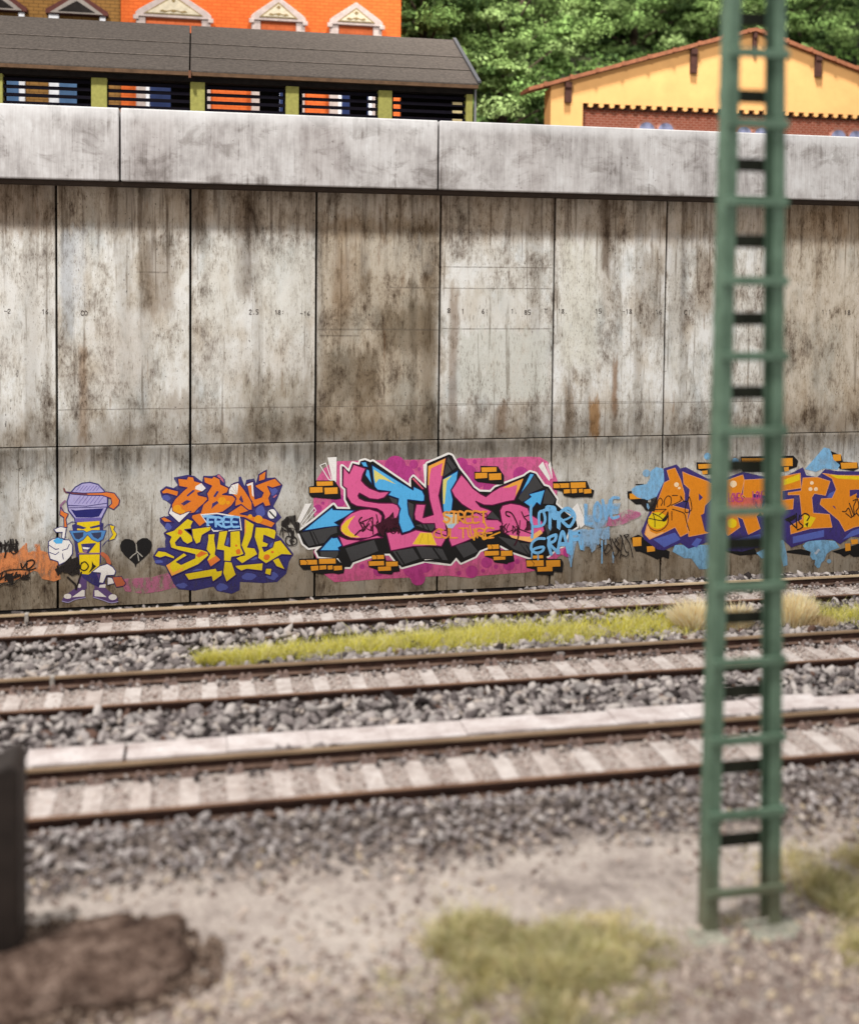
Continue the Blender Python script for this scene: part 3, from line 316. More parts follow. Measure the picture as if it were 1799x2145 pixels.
  ('outline', [('P','indigo',1,0,'-189 289 -158 312 -121 300 -101 315 -119 346 -119 355 -53 366 -19 360 20 328 26 359 79 357 104 368 133 339 136 308 154 298 177 319 203 326 203 349 215 351 233 301 242 333 282 340 290 314 303 361 346 385 346 340 388 342 427 301 402 234 379 192 422 133 393 105 398 43 422 23 484 -59 461 -99 447 -161 400 -203 329 -205 211 -194 209 -237 169 -254 95 -236 76 -212 -16 -229 -98 -218 -121 -189 -135 -155 -162 -97 -208 -84 -224 -45 -198 -2 -162 -1 -164 30 -160 44 -171 73 -152 86 -189 130 -190 151 -144 160 -149 175 -135 217 -180 254'),('P','indigo2',2,0,'-136 250 -137 243 -150 235 -166 240 -175 244 -176 251 -178 258 -166 266 -149 265 -142 259'),('P','indigo2',2,0,'-130 104 -132 94 -142 83 -154 90 -165 96 -163 105 -161 115 -154 125 -144 121 -137 114'),('P','indigo2',2,0,'4 180 -1 173 -12 172 -22 172 -34 176 -39 181 -32 188 -22 189 -11 190 1 186'),('P','indigo2',2,0,'50 -144 41 -157 17 -170 -9 -164 -33 -155 -36 -140 -26 -126 -8 -117 17 -119 32 -130'),('P','indigo2',2,0,'152 -220 140 -232 126 -233 110 -239 97 -230 90 -217 97 -205 109 -196 129 -200 144 -208'),('P','indigo2',2,0,'-51 -201 -61 -208 -69 -215 -89 -213 -97 -206 -112 -199 -103 -191 -87 -189 -73 -185 -61 -192'),('P','indigo2',2,0,'297 -169 283 -179 271 -188 247 -186 223 -179 220 -166 233 -154 245 -149 271 -152 287 -158'),('P','indigo2',2,0,'407 -174 396 -182 384 -194 365 -186 355 -183 342 -171 353 -157 366 -150 386 -150 401 -160'),('P','indigo2',2,0,'337 169 336 149 322 140 306 144 295 150 288 171 293 184 306 196 322 200 331 187'),('P','indigo2',2,0,'402 273 395 260 381 248 368 249 352 257 350 274 350 290 365 297 380 300 389 289'),('P','indigo2',2,0,'-174 -73 -174 -78 -187 -80 -203 -80 -216 -76 -211 -72 -211 -66 -200 -64 -186 -65 -177 -69'),('P','indigo2',2,0,'403 -15 404 -25 392 -33 376 -30 368 -27 359 -13 367 -2 377 6 393 4 403 -2'),('P','indigo2',2,0,'155 18 150 -1 145 -13 137 -13 128 5 125 19 129 38 136 43 145 41 154 36'),('P','indigo2',2,0,'304 -73 294 -80 282 -83 262 -83 251 -76 240 -71 246 -65 263 -64 282 -62 295 -68'),('P','indigo2',2,0,'98 -89 89 -97 82 -104 72 -104 63 -96 62 -87 61 -77 71 -77 83 -72 91 -80')]),
  ('letter_b', [('P','orange',3,0,'-101 350 -57 344 -51 359 -23 354 -17 334 20 323 39 294 20 278 -2 272 2 261 44 250 50 233 2 194 -18 171 -53 167 -89 125 -146 171 -128 222 -114 245 -71 288 -55 300 -96 309'),('L','purple',3.4,28.2,'-101 350 -57 344 -51 359 -23 354 -17 334 20 323 39 294 20 278 -2 272 2 261 44 250 50 233 2 194 -18 171 -53 167 -89 125 -146 171 -128 222 -114 245 -71 288 -55 300 -96 309'),('P','orange',3,0,'-182 284 -158 302 -96 284 -102 257 -153 274 -175 272'),('L','purple',3.4,28.2,'-182 284 -158 302 -96 284 -102 257 -153 274 -175 272'),('P','indigo',4,0,'-57 262 -25 289 -15 284 -52 255'),('P','indigo',4,0,'-85 220 -57 238 -34 232 -71 209'),('P','white',4,0,'-146 173 -130 211 -127 183 -89 163 -53 177 -35 180 -94 123'),('L','purple',4.4,17.1,'-146 173 -130 211 -127 183 -89 163 -53 177 -35 180 -94 123'),('P','white',4,0,'-12 307 16 322 38 295 20 280 -15 293'),('P','orange',3,0,'-187 148 -167 156 -121 127 -166 128'),('L','purple',3.4,28.2,'-187 148 -167 156 -121 127 -166 128')]),
  ('letter_b', [('P','orange',3,0,'27 354 69 346 77 357 109 341 113 314 154 293 146 270 122 261 173 254 191 236 168 202 124 171 48 154 40 122 8 98 -34 147 -29 161 12 170 25 212 50 240 43 268 67 306 31 324'),('L','purple',3.4,28.2,'27 354 69 346 77 357 109 341 113 314 154 293 146 270 122 261 173 254 191 236 168 202 124 171 48 154 40 122 8 98 -34 147 -29 161 12 170 25 212 50 240 43 268 67 306 31 324'),('P','indigo',4,0,'76 253 94 281 104 276 85 247'),('P','indigo',4,0,'67 187 71 216 94 229 104 219 77 200'),('P','rose2',2.5,0,'94 357 104 365 126 339 129 320')]),
  ('letter_o', [('P','orange',3,0,'154 284 168 311 201 321 233 281 271 219 272 176 252 176 216 207 183 197 188 244 166 264'),('L','purple',3.4,28.2,'154 284 168 311 201 321 233 281 271 219 272 176 252 176 216 207 183 197 188 244 166 264'),('P','indigo',4,0,'205 234 216 255 228 220 220 215'),('P','white',4,0,'155 283 168 307 202 318 196 259 155 264'),('S','tanline',4.4,9.8,'159 282 194 262'),('S','tanline',4.4,9.8,'168 303 194 262'),('S','tanline',4.4,9.8,'184 314 195 262')]),
  ('letter_y', [('P','orange',3,0,'243 314 276 324 286 233 318 242 328 264 289 294 287 304 351 327 388 338 422 301 374 287 350 297 367 258 356 235 367 197 337 192 327 213 283 189 258 242'),('L','purple',3.4,28.2,'243 314 276 324 286 233 318 242 328 264 289 294 287 304 351 327 388 338 422 301 374 287 350 297 367 258 356 235 367 197 337 192 327 213 283 189 258 242'),('P','orange',3,0,'306 356 343 379 337 332 303 322'),('L','purple',3.4,28.2,'306 356 343 379 337 332 303 322'),('P','white',4,0,'243 308 275 321 280 243 271 253 267 307 247 301'),('P','orange',3,0,'145 161 216 206 258 172 211 158 341 130 391 106 371 81 281 113 230 139 169 145'),('L','purple',3.4,28.2,'145 161 216 206 258 172 211 158 341 130 391 106 371 81 281 113 230 139 169 145'),('P','white',4.4,0,'396 152 394 143 389 135 382 130 373 128 365 130 357 136 353 144 351 154 352 163 357 171 365 176 373 178 382 176 389 170 394 162'),('S','black',5,36.8,'360 166 389 134'),('P','rose2',2.5,0,'376 240 393 253 398 249 383 235'),('P','amber',4.2,0,'-81 191 -82 184 -85 178 -90 173 -96 170 -103 169 -110 170 -116 174 -121 179 -124 185 -125 192 -124 199 -121 205 -116 210 -110 213 -103 214 -96 213 -90 210 -85 204 -82 198'),('P','amber',4.2,0,'-64 177 -64 173 -66 170 -69 167 -72 166 -76 165 -79 166 -83 168 -85 171 -87 174 -87 178 -87 182 -85 185 -83 188 -79 189 -76 190 -72 189 -69 187 -66 185 -64 181'),('P','amber',4.2,0,'140 227 139 220 136 215 132 210 126 207 120 207 113 208 108 211 103 216 100 222 99 228 100 234 103 240 108 245 113 247 120 248 126 247 132 244 136 239 139 233'),('P','amber',4.2,0,'160 218 160 214 158 212 156 209 153 208 150 208 147 208 144 210 142 212 140 215 140 218 140 222 142 224 144 227 147 228 150 228 153 228 156 226 158 224 159 221'),('P','amber',4.2,0,'273 143 272 139 271 136 268 134 265 132 262 132 258 132 255 134 253 137 251 140 251 144 251 147 253 150 255 153 258 154 262 155 265 154 268 152 271 150 272 146'),('P','amber',4.2,0,'325 127 324 120 321 115 316 110 310 107 304 107 298 108 292 111 287 116 284 122 283 128 284 135 287 140 292 145 297 148 304 149 310 147 316 144 321 139 324 133')]),
  ('free_lettering', [('P','white',5,0,'11 163 94 168 210 145 220 73 169 70 76 71 44 112'),('P','navy2',5.4,0,'19 157 94 161 206 139 214 78 169 77 78 78 48 116'),('S','paleblue2',6,56.4,'81 144 48 146 48 98'),('S','paleblue2',6,56.4,'49 121 72 121'),('S','paleblue2',6,56.4,'89 98 89 143 117 138 117 122 91 119 120 96'),('S','paleblue2',6,56.4,'162 142 130 143 130 95 163 95'),('S','paleblue2',6,56.4,'130 120 154 118'),('S','paleblue2',6,56.4,'204 141 170 142 170 96 204 93'),('S','paleblue2',6,56.4,'171 119 195 116'),('S','paleblue2',6,61.3,'28 151 57 152 90 144')]),
  ('letter_s', [('P','yellow2',6,0,'-167 72 -121 85 -53 144 -23 129 -34 105 -25 25 -53 11 -76 27 -88 50 -112 22 -107 8 -53 -3 21 -19 49 -31 54 -50 2 -95 -130 -151 -159 -93 -71 -31 -52 -45 -107 -77 -84 -91 -16 -61 -15 -43 -89 -21 -135 -4 -143 29 -134 52'),('L','purple',6.4,28.2,'-167 72 -121 85 -53 144 -23 129 -34 105 -25 25 -53 11 -76 27 -88 50 -112 22 -107 8 -53 -3 21 -19 49 -31 54 -50 2 -95 -130 -151 -159 -93 -71 -31 -52 -45 -107 -77 -84 -91 -16 -61 -15 -43 -89 -21 -135 -4 -143 29 -134 52'),('P','yellow2',6,0,'-217 -43 -198 -16 -162 -22 -116 -48 -117 -62 -162 -46 -188 -54'),('L','purple',6.4,28.2,'-217 -43 -198 -16 -162 -22 -116 -48 -117 -62 -162 -46 -188 -54'),('P','rust',6.6,0,'-11 -47 16 -26 48 -39 2 -59'),('P','orange2',6.6,0,'-158 -93 -135 -80 -139 -103 -126 -132 -71 -106 -80 -124 -130 -148')]),
  ('letter_t', [('P','yellow2',6,0,'-66 87 67 100 63 79 21 55 12 19 -10 9 -33 57'),('L','purple',6.4,28.2,'-66 87 67 100 63 79 21 55 12 19 -10 9 -33 57'),('P','yellow2',6,0,'48 60 86 61 82 35 90 -17 86 -46 114 -75 62 -112 44 -73 59 -45 40 -20 49 32'),('L','purple',6.4,28.2,'48 60 86 61 82 35 90 -17 86 -46 114 -75 62 -112 44 -73 59 -45 40 -20 49 32'),('P','orange3',6.6,0,'49 -77 90 -53 111 -75 63 -107')]),
  ('letter_y', [('P','yellow2',6,0,'104 72 151 76 133 0 160 -10 160 70 211 73 216 -13 234 -56 169 -64 164 -88 128 -82 128 -29 91 -22'),('L','purple',6.4,28.2,'104 72 151 76 133 0 160 -10 160 70 211 73 216 -13 234 -56 169 -64 164 -88 128 -82 128 -29 91 -22'),('P','yellow2',6,0,'132 -82 169 -88 192 -156 142 -193 124 -142'),('L','purple',6.4,28.2,'132 -82 169 -88 192 -156 142 -193 124 -142')]),
  ('letter_l', [('P','yellow2',6,0,'234 134 283 103 272 38 249 -15 286 -21 301 -54 221 -100 188 -70 235 -48 216 -4 230 48'),('L','purple',6.4,28.2,'234 134 283 103 272 38 249 -15 286 -21 301 -54 221 -100 188 -70 235 -48 216 -4 230 48'),('P','orange2',6.6,0,'234 130 241 124 241 63 234 49')]),
  ('letter_e', [('P','yellow2',6,0,'288 89 351 83 389 71 395 57 387 19 332 44 329 12 356 0 348 -18 324 -18 334 -41 376 -20 385 9 417 17 480 -66 423 -60 343 -105 301 -74 305 -36 282 37'),('L','purple',6.4,28.2,'288 89 351 83 389 71 395 57 387 19 332 44 329 12 356 0 348 -18 324 -18 334 -41 376 -20 385 9 417 17 480 -66 423 -60 343 -105 301 -74 305 -36 282 37')]),
  ('paint_bar', [('P','yellow2',6,0,'-69 -139 90 -117 96 -133 124 -128 119 -157 73 -189 67 -160 -47 -174'),('L','purple',6.4,28.2,'-69 -139 90 -117 96 -133 124 -128 119 -157 73 -189 67 -160 -47 -174'),('P','yellow2',6,0,'183 -107 329 -99 325 -142 245 -129 217 -138 193 -122'),('L','purple',6.4,28.2,'183 -107 329 -99 325 -142 245 -129 217 -138 193 -122'),('P','yellow2',6,0,'342 -128 374 -130 367 -168 336 -157'),('L','purple',6.4,28.2,'342 -128 374 -130 367 -168 336 -157'),('P','yellow2',6,0,'375 -87 408 -74 443 -142 395 -121'),('L','purple',6.4,28.2,'375 -87 408 -74 443 -142 395 -121'),('P','rust',6.8,0,'-76 74 -80 69 -84 62 -89 62 -96 65 -101 68 -99 75 -98 81 -96 87 -89 89 -84 86 -78 79'),('P','rust',6.8,0,'213 -36 215 -42 208 -50 202 -51 194 -49 191 -42 190 -35 189 -30 195 -26 201 -22 207 -23 213 -29'),('P','rust',6.8,0,'197 -5 197 -7 194 -10 192 -11 189 -9 187 -7 187 -4 187 -2 189 1 192 1 195 0 196 -2'),('P','rust',6.8,0,'364 -71 358 -78 354 -85 347 -85 340 -85 331 -77 331 -70 334 -61 340 -57 347 -56 353 -56 361 -62'),('P','rust',6.8,0,'383 -45 382 -49 379 -50 375 -52 372 -50 369 -48 368 -45 369 -42 372 -39 375 -39 379 -39 382 -42')]),
 ]),
 ('graffiti', 'small black scribbled tag between the yellow lettering and the pink mural', [
  ('scribble', [('P','black2',11,0,'446 137 494 144 495 110 515 104 514 47 496 51 489 71 480 91 467 111 458 92 475 69 486 48 483 23 475 23 472 52 455 58 438 81 419 90 421 113 438 126'),('S','black2',11.3,27,'427 70 430 29'),('S','black2',11.3,24.5,'433 64 450 60 427 76'),('S','black2',11.3,30.6,'452 67 461 38'),('S','black2',11.3,36.8,'469 66 475 23'),('S','black2',11.3,36.8,'483 63 483 23'),('S','black2',11.3,31.9,'472 29 452 34 441 13 455 -10 475 -13 497 -6 500 17 487 31'),('S','black2',11.3,31.9,'465 11 475 -8 476 20 465 11 486 7'),('S','black2',11.3,24.5,'412 44 419 65 427 93'),('S','black2',11.3,31.9,'497 102 501 54'),('P','wallgrey',11.6,0,'455 92 479 93 490 72 472 79 459 80')]),
 ]),
 ('graffiti', 'dark maroon scribbled tag on the lower part of the pink letter S', [
  ('scribble', [('S','darkmaroon',11,20.4,'831 91 851 81 842 47 859 56'),('S','darkmaroon',11,34.2,'846 91 857 62 842 47 878 86'),('S','darkmaroon',11,19.3,'888 116 860 70 893 48 883 75'),('S','darkmaroon',11,19.2,'887 103 894 80 885 54 907 82'),('S','darkmaroon',11,30.6,'922 98 917 81 930 29 916 79'),('S','darkmaroon',11,32.6,'936 85 928 57 937 49 946 48'),('S','darkmaroon',11,30.3,'948 96 931 79 959 44 953 66'),('S','darkmaroon',11,19.3,'971 102 964 68 976 39 976 68'),('S','darkmaroon',11,31.3,'971 91 1001 64 980 52 998 41'),('S','darkmaroon',11,27.7,'1003 85 992 67 1018 36 1014 79'),('S','darkmaroon',11,28,'1032 112 1030 54 1034 29 1041 65'),('S','darkmaroon',11.4,36.8,'838 121 824 102 844 61 827 50 804 28'),('P','darkmaroon',11,0,'930 87 982 120 1005 145 1011 113 1028 112 1029 63 965 57 954 11 931 41 904 76'),('S','darkmaroon',11.4,27,'982 62 994 36 1014 32 1032 60'),('S','darkmaroon',11.4,29.4,'830 93 895 119 899 30'),('S','darkmaroon',11.4,29.4,'915 133 930 75 954 51')]),
 ]),
 ('graffiti', 'dark maroon scribbled tag beside the light blue lettering on the pink mural', [
  ('scribble', [('S','darkmaroon',11,26.1,'1607 46 1586 47 1607 10 1611 43'),('S','darkmaroon',11,25.2,'1613 54 1602 37 1609 10 1631 17'),('S','darkmaroon',11,24.9,'1623 61 1612 47 1624 20 1632 19'),('S','darkmaroon',11,19.8,'1638 61 1625 39 1628 15 1657 27'),('S','darkmaroon',11,31.3,'1659 48 1657 23 1658 7 1658 15'),('S','darkmaroon',11,29.4,'1657 49 1670 34 1665 14 1682 33'),('S','darkmaroon',11,20.4,'1674 45 1688 34 1679 2 1692 33'),('S','darkmaroon',11,27.5,'1687 49 1682 22 1685 2 1697 14'),('S','darkmaroon',11.4,36.8,'1639 99 1621 108 1620 126 1651 116 1679 65 1691 18 1686 -23 1668 -58'),('S','darkmaroon',11.4,31.9,'1705 123 1721 90 1742 69'),('S','darkmaroon',11.4,24.5,'1721 96 1748 104'),('P','darkmaroon',11,0,'1733 69 1751 72 1761 51 1761 24 1746 19 1722 22 1733 40'),('S','darkmaroon',11.4,24.5,'1697 76 1694 29 1761 3')]),
 ]),
 ('graffiti', 'black scribbled tag left of the orange mural lettering', [
  ('scribble', [('S','black2',11,27,'2147 -70 2162 -85 2139 -92'),('S','black2',11,27,'2177 -48 2174 -93 2187 -127 2218 -95 2201 -72 2182 -109'),('S','black2',11,27,'2209 -34 2225 -95 2238 -141 2261 -112 2237 -73 2221 -42'),('S','black2',11,27,'2256 -36 2237 -73 2273 -112 2270 -153'),('S','black2',11,27,'2267 -22 2283 -45 2273 -142'),('S','black2',11,27,'2275 -26 2301 -113 2320 -121 2309 -144 2277 -131'),('S','black2',11,27,'2291 -26 2319 -23 2307 -38 2291 -26 2323 -69 2345 -149'),('S','black2',11,27,'2240 -43 2264 -74 2245 -88')]),
 ]),
 ('graffiti', 'painted spray can figure with blue sunglasses white gloves and purple sneakers', [
  ('can_cap', [('P','lilac',2,0,'-637 246 -626 284 -597 318 -564 337 -527 340 -489 329 -460 297 -443 266 -444 214 -465 171 -473 153 -477 136 -598 140 -602 162 -631 202'),('L','indigo',2.4,31.9,'-637 246 -626 284 -597 318 -564 337 -527 340 -489 329 -460 297 -443 266 -444 214 -465 171 -473 153 -477 136 -598 140 -602 162 -631 202'),('P','indigo3',2.6,0,'-620 208 -598 201 -544 205 -462 208 -485 167 -519 163 -594 166'),('P','violet',2.6,0,'-600 162 -475 162 -477 138 -598 142'),('S','indigo',3,19.6,'-631 228 -544 221 -446 233'),('S','indigo',3,19.6,'-626 215 -448 214'),('S','violet',2.8,12.2,'-602 236 -572 274'),('S','violet',2.8,12.2,'-593 299 -572 324'),('S','violet',2.8,12.2,'-583 235 -554 274'),('S','violet',2.8,12.2,'-577 298 -557 324'),('S','violet',2.8,12.2,'-564 235 -535 273'),('S','violet',2.8,12.2,'-562 298 -541 323'),('S','violet',2.8,12.2,'-546 234 -516 273'),('S','violet',2.8,12.2,'-546 297 -525 323'),('S','violet',2.8,12.2,'-527 234 -498 272'),('S','violet',2.8,12.2,'-530 297 -509 323'),('S','violet',2.8,12.2,'-508 233 -479 272'),('S','violet',2.8,12.2,'-514 297 -493 322'),('S','violet',2.8,12.2,'-489 233 -460 271'),('S','violet',2.8,12.2,'-498 296 -478 322')]),
  ('headband', [('P','orange3',3.4,0,'-643 296 -560 287 -473 287 -448 290 -410 283 -385 247 -389 225 -414 200 -439 214 -423 231 -427 257 -468 273 -543 276 -614 284'),('L','purple',3.8,22.1,'-643 296 -560 287 -473 287 -448 290 -410 283 -385 247 -389 225 -414 200 -439 214 -423 231 -427 257 -468 273 -543 276 -614 284'),('P','orange3',3.4,0,'-668 221 -651 194 -631 185 -643 159 -637 120 -652 116 -653 168 -672 182'),('L','purple',3.8,19.6,'-668 221 -651 194 -631 185 -643 159 -637 120 -652 116 -653 168 -672 182'),('S','brownline',3.4,41.7,'-651 311 -643 294 -614 291 -543 280'),('S','mauve',3.4,49.1,'-647 250 -668 229 -660 203')]),
  ('can_body', [('P','indigo',3,0,'-614 128 -585 142 -477 138 -463 133 -465 96 -475 66 -476 -65 -503 -104 -470 -198 -520 -173 -561 -141 -586 -105'),('P','yellow3',3.6,0,'-590 141 -482 145 -482 -17 -503 -18 -580 -11 -588 44'),('P','yellow3',3.6,0,'-580 -22 -482 -24 -484 -83 -520 -112 -536 -124 -576 -118'),('S','mauve',4,24.5,'-584 -15 -482 -18'),('P','indigo',4,0,'-614 128 -585 129 -544 112 -561 106 -606 114'),('P','indigo',4,0,'-531 116 -481 127 -465 133 -465 118 -523 107'),('P','indigo',4,0,'-571 32 -498 34 -536 -17 -563 -9'),('P','white',4.4,0,'-565 17 -528 11 -540 3 -561 6'),('P','mauve',4.4,0,'-561 1 -540 -2 -544 -12 -559 -10')]),
  ('sunglasses', [('P','blueframe',5,0,'-627 100 -561 100 -544 90 -519 99 -450 96 -465 52 -490 38 -519 52 -540 77 -561 52 -586 39 -608 58'),('L','indigo',5.4,14.7,'-627 100 -561 100 -544 90 -519 99 -450 96 -465 52 -490 38 -519 52 -540 77 -561 52 -586 39 -608 58'),('P','glass',5.5,0,'-610 88 -559 91 -561 69 -582 55 -598 60'),('P','glass',5.5,0,'-523 85 -473 88 -475 66 -490 53 -511 65')]),
  ('glove', [('P','white',4.5,0,'-726 49 -710 61 -677 69 -660 57 -627 54 -611 27 -613 -16 -636 -50 -677 -70 -681 -53 -718 -38 -726 -8'),('L','indigo',4.9,22.1,'-726 49 -710 61 -677 69 -660 57 -627 54 -611 27 -613 -16 -636 -50 -677 -70 -681 -53 -718 -38 -726 -8'),('P','white',4.5,0,'-701 109 -668 123 -641 115 -650 59 -664 66 -660 94 -689 95'),('L','indigo',4.9,18.4,'-701 109 -668 123 -641 115 -650 59 -664 66 -660 94 -689 95'),('P','blue',5.2,0,'-705 53 -685 67 -656 59 -662 38 -689 37'),('S','indigo',5.2,19.6,'-724 32 -693 9 -677 12'),('S','indigo',5.2,19.6,'-726 -3 -693 -17 -677 -5'),('S','indigo',5.2,19.6,'-660 3 -636 11 -627 32'),('S','indigo',5.2,19.6,'-660 -14 -656 -41'),('P','white',5,0,'-522 -112 -482 -83 -444 -73 -419 -90 -404 -112 -411 -132 -449 -132 -465 -171 -486 -166 -478 -118'),('L','indigo',5.4,22.1,'-522 -112 -482 -83 -444 -73 -419 -90 -404 -112 -411 -132 -449 -132 -465 -171 -486 -166 -478 -118')]),
  ('arm', [('S','rust2',3,98.2,'-469 -22 -448 -40 -436 -71'),('P','rust2',3,0,'-423 -142 -377 -140 -356 -176 -365 -189 -402 -194'),('L','purple',3.4,17.1,'-423 -142 -377 -140 -356 -176 -365 -189 -402 -194'),('S','indigo',3,15.9,'-469 18 -452 39 -436 51'),('P','yellow3',3,0,'-435 124 -408 116 -414 99 -398 76 -410 51 -440 43 -419 73 -429 104'),('L','indigo',3.4,15.9,'-435 124 -408 116 -414 99 -398 76 -410 51 -440 43 -419 73 -429 104'),('S','indigo',3,14.7,'-461 109 -440 126 -419 123'),('S','indigo',2.8,19.6,'-635 133 -614 145 -594 140')]),
  ('trousers', [('P','purple2',2.6,0,'-574 -118 -545 -133 -545 -194 -562 -202 -595 -192 -586 -148'),('P','purple2',2.6,0,'-511 -121 -474 -123 -453 -181 -478 -206 -507 -200'),('P','white',3,0,'-444 -141 -419 -147 -411 -174 -445 -181'),('L','indigo',3.4,14.7,'-444 -141 -419 -147 -411 -174 -445 -181')]),
  ('sneaker', [('P','purple2',3.4,0,'-661 -241 -636 -216 -595 -187 -551 -194 -553 -238 -603 -244 -645 -260 -663 -254'),('P','white',4,0,'-616 -235 -566 -200 -555 -202 -555 -233'),('P','white',4,0,'-618 -230 -620 -237 -627 -241 -637 -242 -646 -240 -653 -235 -655 -228 -653 -222 -646 -218 -636 -216 -627 -218 -620 -223'),('S','lilac',4.2,19.6,'-663 -252 -632 -260 -599 -246 -551 -240'),('P','purple2',3.4,0,'-512 -200 -461 -189 -428 -221 -394 -249 -398 -271 -441 -269 -516 -239'),('P','white',4,0,'-507 -205 -491 -205 -449 -242 -507 -235'),('P','white',4,0,'-399 -245 -402 -252 -409 -257 -419 -259 -430 -256 -437 -251 -440 -243 -437 -236 -429 -230 -419 -229 -409 -231 -402 -237'),('S','lilac',4.2,19.6,'-512 -240 -470 -255 -428 -272 -394 -267'),('P','white',4.2,0,'-482 -179 -453 -176 -455 -194 -486 -192'),('P','white',4.2,0,'-571 -180 -573 -186 -577 -189 -583 -189 -588 -185 -589 -179 -588 -173 -583 -169 -577 -169 -573 -174')]),
 ]),
 ('graffiti', 'black scribbled tag across the legs of the painted spray can figure', [
  ('scribble', [('S','black2',7,37.3,'-685 -74 -680 -101 -681 -120 -687 -88'),('S','black2',7,24.4,'-671 -78 -684 -89 -681 -111 -663 -71'),('S','black2',7,20.6,'-666 -79 -655 -82 -654 -101 -650 -76'),('S','black2',7,32.6,'-641 -64 -656 -103 -639 -106 -630 -93'),('S','black2',7,23.2,'-642 -80 -631 -104 -626 -107 -629 -79'),('S','black2',7,29.1,'-632 -66 -620 -79 -619 -108 -617 -105'),('S','black2',7,20.9,'-614 -71 -605 -81 -598 -100 -596 -107'),('S','black2',7,33.9,'-591 -69 -595 -81 -609 -104 -579 -82'),('S','black2',7,34.7,'-575 -83 -588 -90 -584 -121 -582 -104'),('P','black2',7,0,'-698 -89 -677 -83 -644 -50 -619 -25 -615 -42 -586 -30 -574 -83 -586 -118 -615 -130 -652 -98 -682 -122'),('S','black2',7.4,49.1,'-636 -133 -599 -170 -595 -196'),('S','black2',7.4,29.4,'-569 -62 -574 -92 -553 -102 -536 -81 -553 -58 -569 -66'),('P','black2',7,0,'-536 -116 -520 -86 -519 -55 -511 -73 -499 -82 -520 -103'),('S','black2',7.4,36.8,'-570 -110 -586 -166 -595 -192')]),
 ]),
 ('graffiti', 'black heart shaped stencil right of the spray can figure', [
  ('heart', [('P','black',2,0,'-308 -99 -314 -79 -335 -58 -360 -35 -379 -8 -384 14 -377 36 -360 49 -339 48 -318 38 -307 20 -297 38 -275 51 -250 49 -231 31 -228 9 -237 -22 -267 -52 -292 -73 -303 -81'),('S','wallgrey',3,27,'-305 20 -303 -20 -318 -32 -335 -49'),('S','wallgrey',3,27,'-303 -15 -275 -43'),('S','wallgrey',3,27,'-297 -33 -292 -64')]),
 ]),
 ('graffiti', 'faded orange spray cloud at the left end of the wall', [
  ('spray_patch', [('P','wash_orange',1.2,0,'-992 2 -954 1 -916 3 -866 11 -830 47 -824 -1 -789 8 -795 39 -767 41 -764 7 -732 -4 -719 -46 -684 -47 -677 -98 -668 -140 -700 -152 -758 -136 -777 -101 -796 -93 -866 -131 -908 -143 -993 -152'),('P','wash_orange',1.6,0,'-992 -1 -923 3 -863 -30 -872 -70 -955 -87 -993 -105'),('S','wash_orange',1.8,36.8,'-847 -13 -789 -2 -738 -8'),('S','wash_orange',1.8,36.8,'-859 14 -831 43 -828 -4'),('S','wash_orange',1.8,61.3,'-786 35 -776 8 -790 -53')]),
 ]),
 ('graffiti', 'black scribbled tag on the orange spray cloud upper of the two', [
  ('scribble', [('S','black2',7,39.9,'-972 50 -976 33 -977 25 -951 49'),('S','black2',7,31.6,'-957 61 -956 46 -949 29 -952 57'),('S','black2',7,34.1,'-947 50 -948 48 -951 4 -944 33'),('S','black2',7,27.2,'-931 63 -930 37 -931 6 -924 51'),('S','black2',7,33.6,'-914 59 -930 25 -921 10 -908 45'),('S','black2',7,36.9,'-904 67 -905 47 -907 10 -895 22'),('S','black2',7,30.6,'-905 66 -899 36 -910 5 -892 27'),('S','black2',7,29.6,'-893 69 -892 42 -891 19 -875 19'),('S','black2',7,42.6,'-879 65 -874 22 -884 8 -872 55'),('S','black2',7.4,31.9,'-907 13 -891 -5 -870 8 -878 28 -900 29 -910 13'),('S','black2',7.4,42.9,'-935 27 -926 3 -932 -20'),('S','black2',7.4,42.9,'-954 41 -916 40 -869 45')]),
 ]),
 ('graffiti', 'black scribbled tag on the orange spray cloud lower of the two', [
  ('scribble', [('S','black2',7,32.9,'-943 -100 -952 -124 -956 -131 -923 -107'),('S','black2',7,24.4,'-925 -95 -931 -122 -929 -137 -924 -111'),('S','black2',7,35.2,'-913 -110 -911 -124 -917 -137 -911 -113'),('S','black2',7,39.3,'-894 -103 -911 -114 -908 -129 -882 -112'),('S','black2',7,33.7,'-877 -98 -889 -120 -899 -132 -866 -110'),('S','black2',7,23.9,'-880 -106 -860 -115 -885 -126 -860 -107'),('S','black2',7,34,'-857 -113 -859 -119 -853 -128 -845 -112'),('S','black2',7,24.6,'-833 -99 -842 -124 -853 -131 -822 -137'),('S','black2',7,37.1,'-824 -115 -836 -124 -842 -134 -815 -126'),('S','black2',7.4,29.4,'-968 -116 -942 -94 -907 -85 -853 -84 -815 -89 -786 -80'),('S','black2',7.4,27,'-818 -89 -822 -113 -866 -131 -898 -160 -936 -152 -962 -167'),('S','black2',7.4,36.8,'-856 -54 -850 -78 -828 -51 -831 -75 -818 -82 -793 -56 -802 -39 -828 -45'),('P','black2',7,0,'-923 -101 -898 -103 -889 -123 -895 -157 -914 -149 -930 -121')]),
 ]),
 ('graffiti', 'faded pink spray smear below the heart and the orange lettering', [
  ('spray_patch', [('P','wash_pink',0.6,0,'-379 -154 -316 -152 -226 -151 -153 -131 -121 -160 -107 -208 -180 -224 -271 -234 -361 -216')]),
 ]),
 ('graffiti', 'orange GRAFFITI lettering with purple outline and light blue clouds behind the green mast', [
